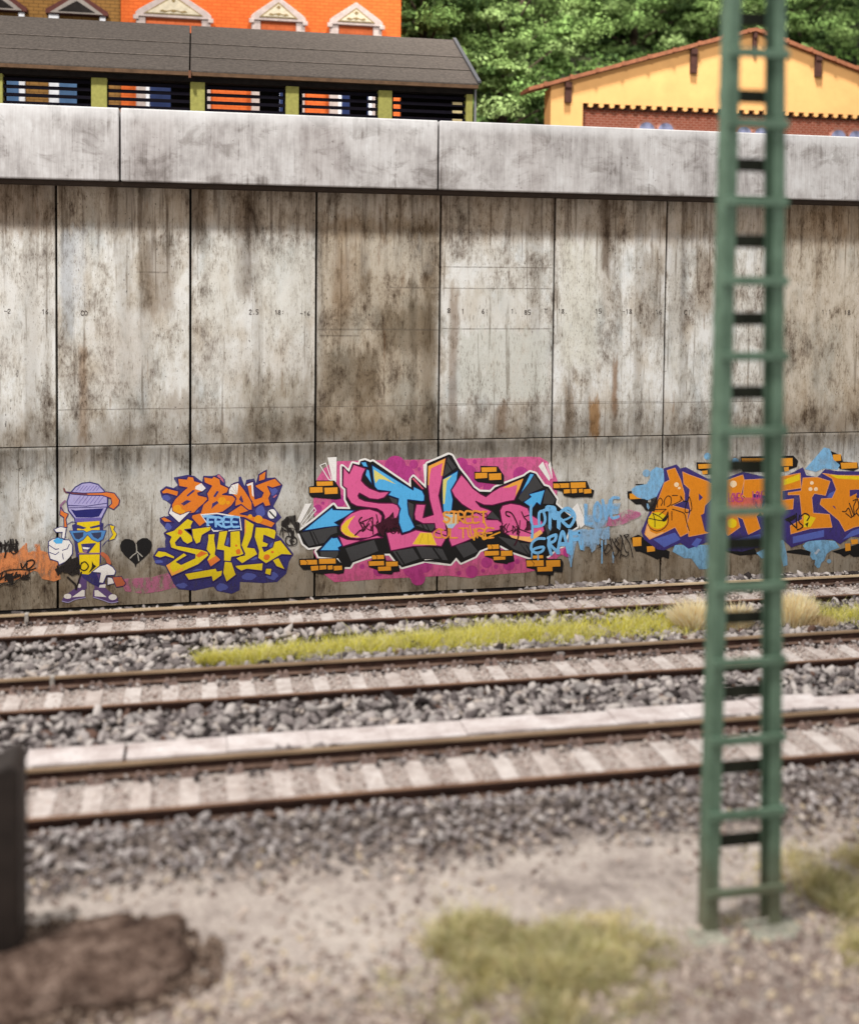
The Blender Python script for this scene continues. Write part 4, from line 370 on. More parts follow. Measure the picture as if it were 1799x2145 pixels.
  ('paint_cloud', [('P','cloudblue',1,0,'2338 204 2333 227 2357 245 2420 254 2439 284 2438 321 2473 347 2513 338 2539 274 2532 199 2429 164 2366 181'),('P','cloudblue2',1,0,'2439 314 2437 305 2431 298 2422 294 2412 294 2403 298 2397 306 2395 315 2397 324 2403 331 2412 335 2421 335 2430 331 2437 323'),('P','cloudblue',1,0,'2798 400 2796 391 2791 385 2782 381 2773 381 2764 385 2758 392 2756 401 2758 409 2764 416 2772 420 2781 420 2790 416 2796 409'),('P','cloudblue',1,0,'2967 366 2965 357 2959 350 2950 346 2940 346 2931 351 2925 358 2923 367 2925 376 2931 383 2939 387 2949 386 2958 382 2964 375'),('P','cloudblue',1,0,'3374 314 3447 390 3488 436 3527 427 3550 365 3593 332 3577 306 3492 315 3441 297'),('P','cloudblue',1,0,'2579 -128 2594 -91 2837 -100 2886 -117 2791 -236 2742 -234 2692 -171 2652 -169'),('P','cloudblue',1,0,'3085 -155 3250 -84 3277 -186 3279 -233 3254 -239 3235 -177 3119 -188'),('P','cloudblue',1,0,'3372 -125 3396 -101 3493 -96 3573 -105 3604 -145 3550 -160 3523 -178 3508 -217 3490 -228 3482 -255 3467 -258 3448 -237 3453 -209 3435 -209 3419 -188 3425 -163 3388 -148'),('P','cloudwhite',1.5,0,'3443 -170 3470 -146 3482 -155 3456 -181'),('P','cloudblue2',1,0,'3554 -222 3550 -231 3539 -234 3529 -230 3524 -221 3528 -212 3539 -209 3550 -213')]),
  ('outline', [('P','deeppurple',2,0,'2393 -8 2431 81 2484 192 2523 267 2517 338 2593 359 2617 336 2649 343 2780 275 2877 273 2991 308 3141 274 3257 279 3361 326 3383 279 3451 266 3500 311 3577 298 4010 283 4021 -81 3847 -98 3674 -84 3606 -125 3554 -95 3418 -98 3301 -133 3284 -117 3241 -84 3150 -112 3002 -144 2838 -130 2788 -83 2675 -117 2626 -81 2530 -119 2490 -113 2410 -54'),('P','midblue',2.6,0,'2465 -56 2593 -22 2626 -62 2530 -103'),('P','midblue',2.6,0,'2722 -57 2755 -66 2723 -111 2691 -94'),('P','midblue',2.6,0,'3308 -71 3502 -39 3503 -78 3309 -110'),('P','midblue',2.6,0,'3423 49 3473 63 3474 48'),('P','midblue',2.6,0,'3530 171 3563 185 3564 146 3513 148'),('P','midblue',2.6,0,'3623 -98 3673 -53 3741 -31 3725 -70'),('P','midblue',2.6,0,'2959 -74 3107 -48 3117 -110 2968 -120')]),
  ('letter_g', [('P','orange4',3.4,0,'2537 327 2585 339 2619 272 2644 195 2645 158 2573 130 2670 104 2660 13 2673 -25 2625 -46 2592 8 2513 -27 2442 -55 2413 -24 2432 51 2493 177 2523 259 2555 273'),('L','salmon',3.8,14.7,'2537 327 2585 339 2619 272 2644 195 2645 158 2573 130 2670 104 2660 13 2673 -25 2625 -46 2592 8 2513 -27 2442 -55 2413 -24 2432 51 2493 177 2523 259 2555 273'),('P','peach',4,0,'2421 -9 2432 43 2445 -10 2481 -26 2528 -13 2513 -27 2445 -51 2417 -31'),('P','yellow3',4,0,'2543 47 2539 30 2527 15 2509 5 2488 2 2467 7 2448 17 2436 33 2432 51 2435 69 2447 84 2465 93 2486 96 2508 92 2526 81 2539 65')]),
  ('letter_r', [('P','orange4',3.4,0,'2630 317 2666 301 2780 260 2821 236 2815 168 2767 124 2760 71 2795 -30 2674 -48 2664 28 2683 96 2669 157 2676 217 2639 249'),('L','salmon',3.8,14.7,'2630 317 2666 301 2780 260 2821 236 2815 168 2767 124 2760 71 2795 -30 2674 -48 2664 28 2683 96 2669 157 2676 217 2639 249'),('P','deeppurple',4,0,'2729 193 2754 170 2732 151'),('P','deeppurple',4,0,'2744 71 2768 82 2795 -30 2770 -21')]),
  ('letter_a', [('P','orange4',3.4,0,'2829 244 2992 291 3001 262 2986 186 3121 59 3151 197 3144 128 3080 53 3106 -17 3033 -49 2998 40 2964 56 2982 -5 2909 -53 2867 6 2833 84'),('L','salmon',3.8,14.7,'2829 244 2992 291 3001 262 2986 186 3121 59 3151 197 3144 128 3080 53 3106 -17 3033 -49 2998 40 2964 56 2982 -5 2909 -53 2867 6 2833 84'),('P','yellow3',4,0,'2962 18 2959 6 2951 -3 2940 -8 2926 -7 2914 -2 2906 8 2903 20 2906 32 2913 41 2925 46 2938 46 2950 40 2959 30'),('P','pinktint',4,0,'2904 165 3119 159 3112 90 2906 97')]),
  ('letter_f', [('P','orange4',3.4,0,'3001 262 3157 266 3345 292 3351 207 3234 194 3236 140 3307 146 3304 88 3229 83 3146 58 3143 166 3060 184 3053 153 2995 163'),('L','salmon',3.8,14.7,'3001 262 3157 266 3345 292 3351 207 3234 194 3236 140 3307 146 3304 88 3229 83 3146 58 3143 166 3060 184 3053 153 2995 163'),('P','yellow3',4,0,'3241 256 3341 288 3343 253 3300 239 3242 225')]),
  ('letter_i', [('P','orange4',3.4,0,'3362 264 3451 266 3532 241 3505 160 3436 173 3420 150 3431 61 3533 50 3552 -25 3416 -28 3295 -55 3290 -8 3364 28 3344 168 3272 170 3272 182 3352 191'),('L','salmon',3.8,14.7,'3362 264 3451 266 3532 241 3505 160 3436 173 3420 150 3431 61 3533 50 3552 -25 3416 -28 3295 -55 3290 -8 3364 28 3344 168 3272 170 3272 182 3352 191'),('P','yellow3',4,0,'3372 55 3449 33 3416 -20 3374 -19')]),
  ('letter_t', [('P','orange4',3.4,0,'3484 288 3578 274 3975 261 3978 190 3700 189 3702 142 3798 100 3929 65 3801 -10 3689 -30 3634 -51 3594 13 3472 110 3480 141 3548 143 3572 193 3544 256'),('L','salmon',3.8,14.7,'3484 288 3578 274 3975 261 3978 190 3700 189 3702 142 3798 100 3929 65 3801 -10 3689 -30 3634 -51 3594 13 3472 110 3480 141 3548 143 3572 193 3544 256'),('P','deeppurple',4,0,'3549 100 3564 96 3575 76'),('P','deeppurple',4,0,'3657 187 3709 189 3701 166 3659 148'),('P','orange4',3.4,0,'3843 36 3998 94 4003 -48 3845 -35'),('L','salmon',3.8,14.7,'3843 36 3998 94 4003 -48 3845 -35'),('P','yellow3',4,0,'3527 278 3732 263 3733 243 3578 255'),('P','cream',4.6,0,'2610 246 2607 238 2600 233 2591 233 2584 238 2581 246 2583 254 2590 259 2599 259 2607 254'),('P','cream',4.6,0,'2620 226 2618 222 2614 219 2609 220 2605 222 2603 227 2605 231 2609 234 2614 234 2618 231'),('P','cream',4.6,0,'3430 234 3428 228 3422 224 3414 224 3408 228 3406 235 3408 241 3414 245 3421 244 3427 240'),('P','cream',4.6,0,'3423 198 3421 192 3415 188 3407 188 3400 192 3398 199 3400 206 3406 210 3414 210 3420 205'),('P','cream',4.6,0,'3457 198 3455 191 3448 187 3441 187 3434 191 3431 198 3434 205 3440 209 3448 209 3454 204'),('P','cream',4.6,0,'2957 240 2953 229 2942 222 2929 222 2918 230 2914 241 2918 253 2928 260 2942 259 2952 252'),('S','magenta',5,29.4,'2908 189 2909 143 2922 142'),('S','magenta',5,29.4,'2933 187 2927 175 2928 153 2935 141 2941 151 2939 176 2933 189'),('S','magenta',5,29.4,'2944 188 2952 143 2958 188'),('S','magenta',5,29.4,'2976 187 2963 185 2963 142 2977 141'),('S','magenta',5,29.4,'2962 164 2973 162'),('S','magenta',5,29.4,'2994 179 2987 185 2982 177 2984 166 2992 159 2994 149 2988 140 2982 145'),('S','magenta',5,29.4,'3055 195 3057 153 3070 152'),('S','magenta',5,29.4,'3082 195 3076 185 3076 164 3082 153 3089 162 3088 183 3082 196'),('S','magenta',5,29.4,'3093 193 3101 151 3108 192'),('S','magenta',5,29.4,'3126 195 3111 193 3113 151 3128 151'),('S','magenta',5,29.4,'3112 172 3123 171')]),
  ('brick_motif', [('P','black',0.5,0,'2356 256 2402 255 2402 249 2356 250')]),
  ('brick_motif', [('P','black',0.5,0,'2308 216 2333 218 2338 182 2429 164 2430 141 2359 142 2310 182'),('P','brickorange',0.9,0,'2320 203 2413 203 2415 174 2323 172')]),
  ('brick_motif', [('P','black',0.5,0,'2711 368 2810 364 2820 297 2763 297 2747 318 2714 328'),('P','brickorange',0.9,0,'2722 357 2819 358 2821 333 2725 331'),('P','brickorange',0.9,0,'2745 319 2779 321 2781 302 2750 298')]),
  ('brick_motif', [('P','black',0.5,0,'2977 394 3300 393 3330 362 3323 327 3240 302 2991 308 2978 339'),('P','brickorange',0.9,0,'2982 383 3295 379 3297 334 2987 336'),('P','brickorange',0.9,0,'3241 327 3272 330 3275 307 3247 303')]),
  ('brick_motif', [('P','black',0.5,0,'3531 415 3600 387 3610 352 3704 344 3712 310 3680 295 3594 309 3541 365'),('P','brickorange',0.9,0,'3545 393 3596 395 3599 358 3549 354'),('P','brickorange',0.9,0,'3596 345 3700 346 3703 313 3602 310')]),
  ('brick_motif', [('P','black',0.5,0,'2330 -43 2378 -26 2474 -86 2563 -127 2560 -169 2523 -156 2492 -170 2427 -137 2387 -121 2363 -120'),('P','brickorange',0.9,0,'2342 -41 2394 -40 2396 -89 2346 -91'),('P','brickorange',0.9,0,'2427 -94 2474 -92 2476 -122 2430 -125')]),
  ('brick_motif', [('P','black',0.5,0,'3272 -151 3360 -143 3420 -161 3416 -184 3273 -161')]),
  ('brick_motif', [('P','black',0.5,0,'3556 -166 3675 -139 3761 -119 3987 -111 3990 -198 3694 -203 3668 -186 3634 -200 3608 -183'),('P','brickorange',0.9,0,'3637 -123 3671 -122 3674 -164 3641 -167'),('P','brickorange',0.9,0,'3673 -101 3717 -100 3720 -126 3679 -130')]),
  ('brick_motif', [('P','black',0.5,0,'2886 -117 3067 -116 3093 -163 2986 -167 2903 -141')]),
 ]),
 ('graffiti', 'black circular scribbled tag on the first orange letter', [
  ('scribble', [('S','black2',7,19.6,'2430 63 2428 37 2447 7 2483 -9 2518 0 2544 26 2551 59 2547 98'),('S','black2',7,23.3,'2438 63 2487 52 2523 46'),('S','black2',7,23.3,'2460 91 2471 52 2472 14'),('S','black2',7,23.3,'2458 91 2499 71 2528 46'),('S','black2',7,23.3,'2463 111 2537 111 2496 80'),('S','black2',7,23.3,'2485 124 2485 156 2500 175 2515 155 2506 133'),('S','black2',7,23.3,'2526 133 2525 162 2545 185 2564 173 2562 137 2542 125'),('S','black2',7,23.3,'2571 187 2602 186'),('S','black2',7,23.3,'2567 132 2600 145 2623 159 2620 183 2639 154 2664 155 2672 177 2686 133 2684 99 2650 90 2654 134 2667 158'),('S','black2',7,23.3,'2573 110 2609 99 2645 83 2656 46 2676 -13'),('S','black2',7,23.3,'2570 98 2571 49'),('P','black2',7,0,'2512 51 2537 79 2545 98 2550 69 2538 48 2523 41'),('P','black2',7,0,'2383 173 2410 172 2421 155 2446 152 2444 171 2479 182 2485 156 2468 101 2442 102 2417 107 2399 132 2383 149'),('P','cloudblue2',7.4,0,'2421 146 2431 145 2439 123 2432 111 2422 126')]),
 ]),
 ('graffiti', 'small black scribbled tag on the orange letter right of the mast', [
  ('scribble', [('S','black2',7,36.8,'3287 14 3330 -23 3325 63'),('S','black2',7,36.8,'3346 51 3344 12 3369 -11 3351 -27 3333 -32'),('S','black2',7,36.8,'3356 45 3379 61 3407 44 3393 19'),('P','black2',7,0,'3381 0 3402 10 3397 -20'),('P','black2',7,0,'3254 32 3319 58 3323 35 3287 14 3263 21')]),
 ]),
 ('graffiti', 'small black scribbled tag on the orange letter at the right edge', [
  ('scribble', [('S','black2',7,29.4,'3614 65 3635 64 3653 83 3673 35'),('S','black2',7,29.4,'3656 111 3672 77 3689 35'),('S','black2',7,29.4,'3680 125 3701 130 3684 91 3691 46'),('S','black2',7,29.4,'3701 152 3718 90 3700 62 3723 33'),('S','black2',7,29.4,'3636 53 3670 27 3703 51'),('S','black2',7,29.4,'3720 118 3746 61 3763 117')]),
 ]),
 ('stencil_marks', 'row of tiny dark stencilled marks across the middle of the concrete wall', [
  ('stencil_number', [('S','stencil',1,19.6,'-926 1192 -916 1191'),('S','stencil',1,19.6,'-910 1198 -905 1202 -899 1197 -910 1181 -899 1182')]),
  ('stencil_number', [('S','stencil',1,19.6,'-748 1196 -745 1201 -745 1179'),('S','stencil',1,19.6,'-724 1201 -733 1191 -732 1181 -726 1180 -724 1187 -732 1190')]),
  ('stencil_number', [('S','stencil',1,19.6,'-555 1191 -562 1196 -567 1186 -567 1177 -561 1172 -555 1176'),('S','stencil',1,19.6,'-545 1195 -550 1190 -550 1179 -544 1174 -538 1179 -539 1190 -544 1195')]),
  ('stencil_number', [('S','stencil',1,19.6,'254 1200 259 1205 265 1199 254 1182 265 1182'),('S','stencil',1,19.6,'275 1184 278 1183'),('S','stencil',1,19.6,'299 1205 289 1205 290 1195 298 1193 298 1185 289 1182')]),
  ('stencil_number', [('S','stencil',1,19.6,'386 1198 389 1203 390 1181'),('S','stencil',1,19.6,'406 1192 402 1197 406 1203 411 1197 406 1191 400 1186 407 1180 411 1185 406 1192'),('S','stencil',1,19.6,'424 1198 424 1197'),('S','stencil',1,19.6,'423 1187 424 1186')]),
  ('stencil_number', [('S','stencil',1,19.6,'514 1187 524 1186'),('S','stencil',1,19.6,'534 1192 538 1197 537 1175'),('S','stencil',1,19.6,'558 1197 550 1187 551 1178 557 1176 560 1183 550 1184')]),
  ('stencil_number', [('S','stencil',1,19.6,'1293 1206 1287 1212 1294 1217 1300 1211 1294 1205 1287 1197 1293 1194 1300 1198 1293 1206')]),
  ('stencil_number', [('S','stencil',1,19.6,'1366 1210 1370 1214 1370 1191')]),
  ('stencil_number', [('S','stencil',1,19.6,'1483 1215 1475 1203 1475 1194 1482 1191 1484 1200 1475 1202'),('S','stencil',1,19.6,'1499 1210 1499 1207'),('S','stencil',1,19.6,'1498 1199 1499 1196')]),
  ('stencil_number', [('S','stencil',1,19.6,'1637 1211 1641 1215 1641 1192'),('S','stencil',1,19.6,'1658 1193 1661 1194')]),
  ('stencil_number', [('S','stencil',1,19.6,'1714 1198 1708 1203 1714 1209 1719 1204 1714 1198 1708 1192 1714 1186 1720 1191 1714 1198'),('S','stencil',1,19.6,'1741 1210 1729 1210 1729 1198 1739 1198 1740 1189 1729 1186')]),
  ('stencil_number', [('S','stencil',1,19.6,'1818 1217 1835 1216'),('S','stencil',1,19.6,'1825 1217 1826 1194')]),
  ('stencil_number', [('S','stencil',1,19.6,'1900 1213 1903 1217 1903 1194'),('S','stencil',1,19.6,'1922 1206 1917 1211 1922 1216 1927 1212 1922 1205 1916 1197 1922 1194 1928 1197 1922 1206'),('S','stencil',1,19.6,'1940 1194 1943 1194')]),
  ('stencil_number', [('S','stencil',1,19.6,'2109 1212 2113 1218 2114 1193'),('S','stencil',1,19.6,'2139 1218 2128 1218 2127 1206 2137 1207 2139 1197 2127 1195')]),
  ('stencil_number', [('S','stencil',1,19.6,'2262 1204 2274 1204'),('S','stencil',1,19.6,'2284 1212 2288 1217 2289 1192'),('S','stencil',1,19.6,'2307 1204 2303 1211 2308 1217 2313 1211 2308 1204 2301 1197 2308 1193 2314 1198 2308 1204')]),
  ('stencil_number', [('S','stencil',1,19.6,'2439 1192 2442 1193'),('S','stencil',1,19.6,'2457 1210 2461 1216 2462 1192'),('S','stencil',1,19.6,'2486 1215 2476 1204 2476 1193 2484 1192 2486 1200 2476 1203')]),
  ('stencil_number', [('S','stencil',1,19.6,'2637 1210 2629 1215 2622 1204 2623 1194 2630 1189 2638 1193'),('S','stencil',1,19.6,'2650 1214 2650 1189')]),
  ('stencil_number', [('S','stencil',1,19.6,'3458 1216 3462 1220 3463 1195'),('S','stencil',1,19.6,'3481 1196 3485 1196'),('S','stencil',1,19.6,'3501 1215 3505 1221 3505 1197')]),
  ('stencil_number', [('S','stencil',1,19.6,'3598 1212 3602 1216 3602 1193'),('S','stencil',1,19.6,'3624 1204 3618 1211 3624 1218 3630 1210 3624 1204 3617 1197 3625 1192 3632 1196 3623 1205')]),
 ]),
]
# ================================================================== ground
def fbm(x, y, s=0):
    r = np.random.default_rng(100+s); out = 0; a = 1
    for k in range(5):
        f = .5*1.9**k
        for j in range(3):
            th, ph = r.uniform(0, 6.28, 2); out = out+a*np.sin((x*math.cos(th)+y*math.sin(th))*f*2+ph+1.3*np.sin((y*math.cos(th)-x*math.sin(th))*f+ph*2))/3
        a *= .55
    return out
PROF_Y = [3, 9, 10.5, 12.0, 13.3, 13.9, 14.4, 14.56, 16.2, 17.0, 18.0, 20.0, 20.6, 21.3, 22.0, 24.2, 24.7, 25.3, 26.2, 28.9]
PROF_Z = [-.68, -.64, -.61, -.60, -.51, -.34, -.205, -.275, -.27, -.275, -.265, -.26, -.33, -.36, -.25, -.24, -.42, -1.2, -2.3, -2.4]
def gz(x, y):
    x = np.asarray(x, float); y = np.asarray(y, float)
    z = np.interp(y, PROF_Y, PROF_Z)
    right = np.clip((x-7.0)/4.0, 0, 1)
    z2 = np.interp(y, [24.2, 24.8, 26.0, 28.9], [-.30, -.40, -1.2, -2.4]); z = np.where(y > 24.2, z*(1-right)+z2*right, z)
    amp = np.interp(y, [10, 13.2, 14.3], [.05, .045, .02]); return z+amp*fbm(x, y)
gx = np.arange(-14, 27.01, .125); gy = np.arange(3, 28.91, .125); GX, GY = np.meshgrid(gx, gy); GZ = gz(GX, GY)
nv = len(gx); V = np.stack([GX.ravel(), GY.ravel(), GZ.ravel()], 1)
i0 = (np.arange(len(gy)-1)[:, None]*nv+np.arange(nv-1)[None, :]).ravel()
me = bpy.data.meshes.new('ground'); me.from_pydata(V.tolist(), [], np.stack([i0, i0+1, i0+nv+1, i0+nv], 1).tolist()); me.materials.append(M_GROUND)
me.polygons.foreach_set('use_smooth', [True]*len(me.polygons)); g = bpy.data.objects.new('ground', me); C.objects.link(g); tag(g, 'pale sandy ground and dark ballast bed in front of the wall', kind='structure')

# ================================================================== loose stones (uncountable)
IV = []; phi = (1+5**.5)/2
for a, b in ((1, phi), (-1, phi), (1, -phi), (-1, -phi)): IV += [(0, a, b), (a, b, 0), (b, 0, a)]
IV = np.array(IV, float); IV /= np.linalg.norm(IV[0])
IF = []
for i in range(12):
    for j in range(i+1, 12):
        for k in range(j+1, 12):
            d = [np.linalg.norm(IV[p]-IV[q]) for p, q in ((i, j), (j, k), (i, k))]
            if max(d) < 1.1:
                n = np.cross(IV[j]-IV[i], IV[k]-IV[i]); IF.append((i, j, k) if n@IV[i] > 0 else (i, k, j))
IF = np.array(IF)
def stones(name, P, R, cols, label, flat=.7, long=1.5, mat=None):
    n = len(P); rg = RNG
    v = IV[None]*(1+rg.uniform(-.28, .22, (n, 12, 1)))
    sc = np.stack([rg.uniform(.8, long, n), rg.uniform(.65, 1.1, n), rg.uniform(.5, .95, n)*flat/.7], 1); v = v*sc[:, None, :]
    q = rg.normal(size=(n, 4)); q[:, 1:3] *= .45; q /= np.linalg.norm(q, axis=1)[:, None]; w_, x_, y_, z_ = q.T
    Rm = np.stack([1-2*(y_**2+z_**2), 2*(x_*y_-z_*w_), 2*(x_*z_+y_*w_), 2*(x_*y_+z_*w_), 1-2*(x_**2+z_**2), 2*(y_*z_-x_*w_), 2*(x_*z_-y_*w_), 2*(y_*z_+x_*w_), 1-2*(x_**2+y_**2)], 1).reshape(n, 3, 3)
    v = np.einsum('nij,nkj->nki', Rm, v)*R[:, None, None]+P[:, None, :]
    f = (IF[None]+12*np.arange(n)[:, None, None]).reshape(-1, 3)
    me = bpy.data.meshes.new(name); me.vertices.add(n*12); me.vertices.foreach_set('co', v.ravel().astype('f4'))
    me.loops.add(f.size); me.loops.foreach_set('vertex_index', f.ravel().astype('i4')); me.polygons.add(len(f))
    me.polygons.foreach_set('loop_start', np.arange(0, f.size, 3, dtype='i4')); me.polygons.foreach_set('loop_total', np.full(len(f), 3, 'i4'))
    me.update(calc_edges=True)
    ca = me.color_attributes.new('Col', 'FLOAT_COLOR', 'POINT'); cc = np.ones((n, 12, 4), 'f4'); cc[:, :, :3] = cols[:, None, :]; ca.data.foreach_set('color', cc.ravel())
    me.materials.append(mat or M_STONE); o = bpy.data.objects.new(name, me); C.objects.link(o); return tag(o, label, kind='stuff')
def pick(pal, wts, n, var=.12):
    p = np.array([srgb(*c)[:3] for c in pal]); i = RNG.choice(len(pal), n, p=np.array(wts)/sum(wts)); return np.clip(p[i]*(1+RNG.uniform(-var, var, (n, 1))), 0, 1)
T1, T2, T3, HG = 22.863, 19.015, 15.271, .7175
def jit_grid(x0, x1, y0, y1, s):
    X_, Y_ = np.meshgrid(np.arange(x0, x1, s), np.arange(y0, y1, s)); n = X_.size
    return X_.ravel()+RNG.uniform(-.5, .5, n)*s, Y_.ravel()+RNG.uniform(-.5, .5, n)*s
def inside_track(y, m=0.0):
    r = np.zeros_like(y, bool)
    for T in (T1, T2, T3): r |= np.abs(y-T) < HG+m
    return r
BP = [(190, 181, 176), (162, 153, 150), (130, 121, 119), (94, 86, 85), (54, 47, 46), (152, 145, 142), (180, 167, 158), (100, 76, 66)]; BW = [20, 23, 20, 14, 10, 6, 6, 2]
x, y = jit_grid(-7, 18, 13.3, 25.0, .092)
fr = .2+1.0*np.interp(y, [13.3, 14.0], [0, 1]); keep = ~((y > 24.02) & (x < 7.2)) & (~inside_track(y, .13)) & (RNG.uniform(0, 1, x.size) < fr) & ~((y > 16.32) & (y < 17.0) & (x > -2.5)) & ~((y > 24.3) & (x < 7.5))
x, y = x[keep], y[keep]; n = len(x); R = RNG.choice([.045, .065, .09, .12], n, p=[.32, .42, .2, .06])*RNG.uniform(.8, 1.15, n)*np.interp(y, [13, 14.4, 16], [.5, .62, 1])
hump = .035*fbm(x*2.2, y*2.2, 3)
z = gz(x, y)+.085+hump+RNG.uniform(-.03, .05, n)
z = np.where((y > T1-1.25) & (y < T1-.7), RNG.uniform(-.135, -.09, n), np.where(np.abs(y-T1) < 1.1, np.minimum(z, -.13), z)); z = np.where((y > T2-1.25) & (y < T2-.7), RNG.uniform(-.135, -.09, n), np.where(np.abs(y-T2) < 1.1, np.minimum(z, -.13), z)); z = np.where((y > T3-1.25) & (y < T3-.7), RNG.uniform(-.135, -.09, n), np.where(np.abs(y-T3) < 1.1, np.minimum(z, -.13), z))
NEARP = [(178, 170, 167), (160, 152, 150), (144, 135, 133), (122, 113, 112), (92, 82, 80), (186, 174, 165)]
def bcol(y, n, XS_=None):
    XS_ = x
    a = pick(BP, BW, n); b = pick(NEARP, [5, 6, 5, 3, 1.2, 2.5], n); k = np.interp(y, [14.2, 16.2], [1, 0])[:, None]; return np.clip((a*(1-k)+b*k)*(1+.16*fbm(XS_*1.7, y*2.6, 14))[:, None], 0, 1)
stones('ballast', np.stack([x, y, z], 1), R, bcol(y, n), 'grey crushed stone ballast between and beside the tracks', .58, 2.0)
# second, sparser layer sitting on top
x, y = jit_grid(-7, 18, 13.6, 25.0, .21); keep = (~inside_track(y, .32)) & ~((y > 16.2) & (y < 17.1) & (x > -2.6)) & ~(y > 23.95); x, y = x[keep], y[keep]; n = len(x)
stones('ballast', np.stack([x, y, gz(x, y)+.14+.035*fbm(x*2.2, y*2.2, 3)], 1), RNG.uniform(.055, .11, n)*np.interp(y, [13, 14.4, 16], [.5, .6, 1]), bcol(y, n), 'larger grey stones lying on top of the ballast', .55, 2.1)
# pale crib fill between sleepers
cx, cy, cz = [], [], []
for T in (T1, T2, T3):
    a, b = jit_grid(-7, 18, T-HG+.08, T+HG-.08, .085); cx.append(a); cy.append(b)
x = np.concatenate(cx); y = np.concatenate(cy); n = len(x)
stones('crib_ballast', np.stack([x, y, np.full(n, -.222)+RNG.uniform(-.015, .01, n)], 1), RNG.uniform(.015, .042, n), pick([(190, 174, 166), (176, 158, 150), (200, 188, 180), (140, 120, 110)], [5, 4, 4, 1], n), 'pale pinkish fine stone fill between the sleepers', .6, 1.6)
m = MB()
for T in (T1, T2, T3): m.box(-8, T-HG+.0, -.4, 18.5, T+HG-.0, -.23)
tag(m.build('crib_fill', M_CRIB), 'pale pinkish fill between the sleepers of all tracks', kind='stuff')
# a few loose stones on the sleepers and by the rail foot
n = 900; Tt = RNG.choice([T1, T2, T3], n); x = RNG.uniform(-7, 18, n); y = Tt+HG-RNG.uniform(.09, .3, n)
stones('loose_stones', np.stack([x, y, np.full(n, -.17)+RNG.uniform(0, .03, n)], 1), RNG.uniform(.025, .05, n), pick(BP, BW, n), 'small loose stones lying along the inside of the rails', .7, 1.4)
# grit on the sandy strip
x, y = jit_grid(-5, 12, 8.5, 13.9, .075); keep = RNG.uniform(0, 1, x.size) < np.interp(fbm(x*.9, y*.9, 7)+np.interp(y, [9, 11.2, 12.2, 13.2, 13.8], [1.0, .6, -.55, -.35, .5]), [-.6, .9], [.03, .9]); x, y = x[keep], y[keep]; n = len(x)
stones('grit', np.stack([x, y, gz(x, y)+.008], 1), RNG.uniform(.02, .06, n), pick([(196, 180, 168), (168, 152, 142), (130, 112, 104), (104, 86, 78), (158, 148, 140), (200, 182, 156)], [6, 6, 5, 1.6, 3, 3], n), 'fine grit scattered over the sandy path', .5, 1.5)

# ================================================================== tracks
RAILP = [(-.038, 0), (-.042, -.035), (-.018, -.055), (-.016, -.15), (-.085, -.175), (-.085, -.2), (.085, -.2), (.085, -.175), (.016, -.15), (.018, -.055), (.042, -.035), (.038, 0)]
def rail_mesh(x0, x1, hm):
    m = MB(); m.extr_x([(a, b) for a, b in RAILP], x0, x1, 0)
    m.v += []; k = len(m.v)
    me = m.mesh('rail', [M_RAILWEB, hm, M_FOOT])
    for p in me.polygons:
        c = p.center
        if c.z > (-.04 if hm is not M_HEADN else -.008): p.material_index = 1
        elif c.z < -.158 and p.normal.z > .2: p.material_index = 2
    return me
sl = MB(); sl.extr_x([(-.86, -.40), (.86, -.40), (.86, -.21), (.85, -.2), (-.85, -.2), (-.86, -.21)], -.13, .13); ME_SL = sl.mesh('sleeper', [M_SLEEPER])
cl = MB(); cl.box(-.12, -.06, -.2, .12, .06, -.17); cl.box(-.1, -.03, -.17, -.02, .05, -.115); cl.box(.02, -.03, -.17, .1, .05, -.115); cl.box(-.085, -.01, -.115, -.035, .035, -.09); cl.box(.035, -.01, -.115, .085, .035, -.09); ME_CL = cl.mesh('rail_clip', [M_CLIP])
jt = MB(); jt.box(-.035, -.075, -.19, .035, .075, .012); ME_JT = jt.mesh('rail_joint', [plain('grey_joint_plastic', (170, 162, 154), .6, .2, 8)])
for T, s0, x0, x1, lab, jx in ((T1, -2.4409, -8, 18.5, 'farthest railway track, running along the foot of the graffiti wall', -3.38), (T2, -2.9682, -7, 16.5, 'middle railway track, in front of the strip of yellow green grass', -2.42), (T3, -2.0071, -6, 14.5, 'nearest railway track, beside the row of pale cable duct covers', None)):
    tr = empty('railway_track', (0, T, 0), lab, 'railway track', 'parallel railway tracks')
    for sgn in (1, -1):
        if sgn == 1 and jx is not None:
            for a, b in ((x0, jx-.03), (jx+.03, x1)): inst(rail_mesh(a, b, M_HEAD1 if T == T1 else M_HEAD), 'rail', tr, (0, sgn*(HG+.035), 0))
            inst(ME_JT, 'rail_joint', tr, (jx, sgn*(HG+.035), 0))
        else: inst(rail_mesh(x0, x1, M_HEAD if sgn == 1 else M_HEADN), 'rail', tr, (0, sgn*(HG+.035), 0))
    k0 = math.ceil((x0-s0)/.6313)
    for k in range(k0, int((x1-s0)/.6313)):
        so = inst(ME_SL, 'sleeper', tr, (s0+k*.6313+random.uniform(-.012, .012), 0, random.uniform(-.008, .004)), random.uniform(-.012, .012))
        for yy in (HG-.105,): inst(ME_CL, 'rail_clip', so, (0, yy, 0))
        inst(ME_CL, 'rail_clip', so, (0, -HG+.105, 0), math.pi)

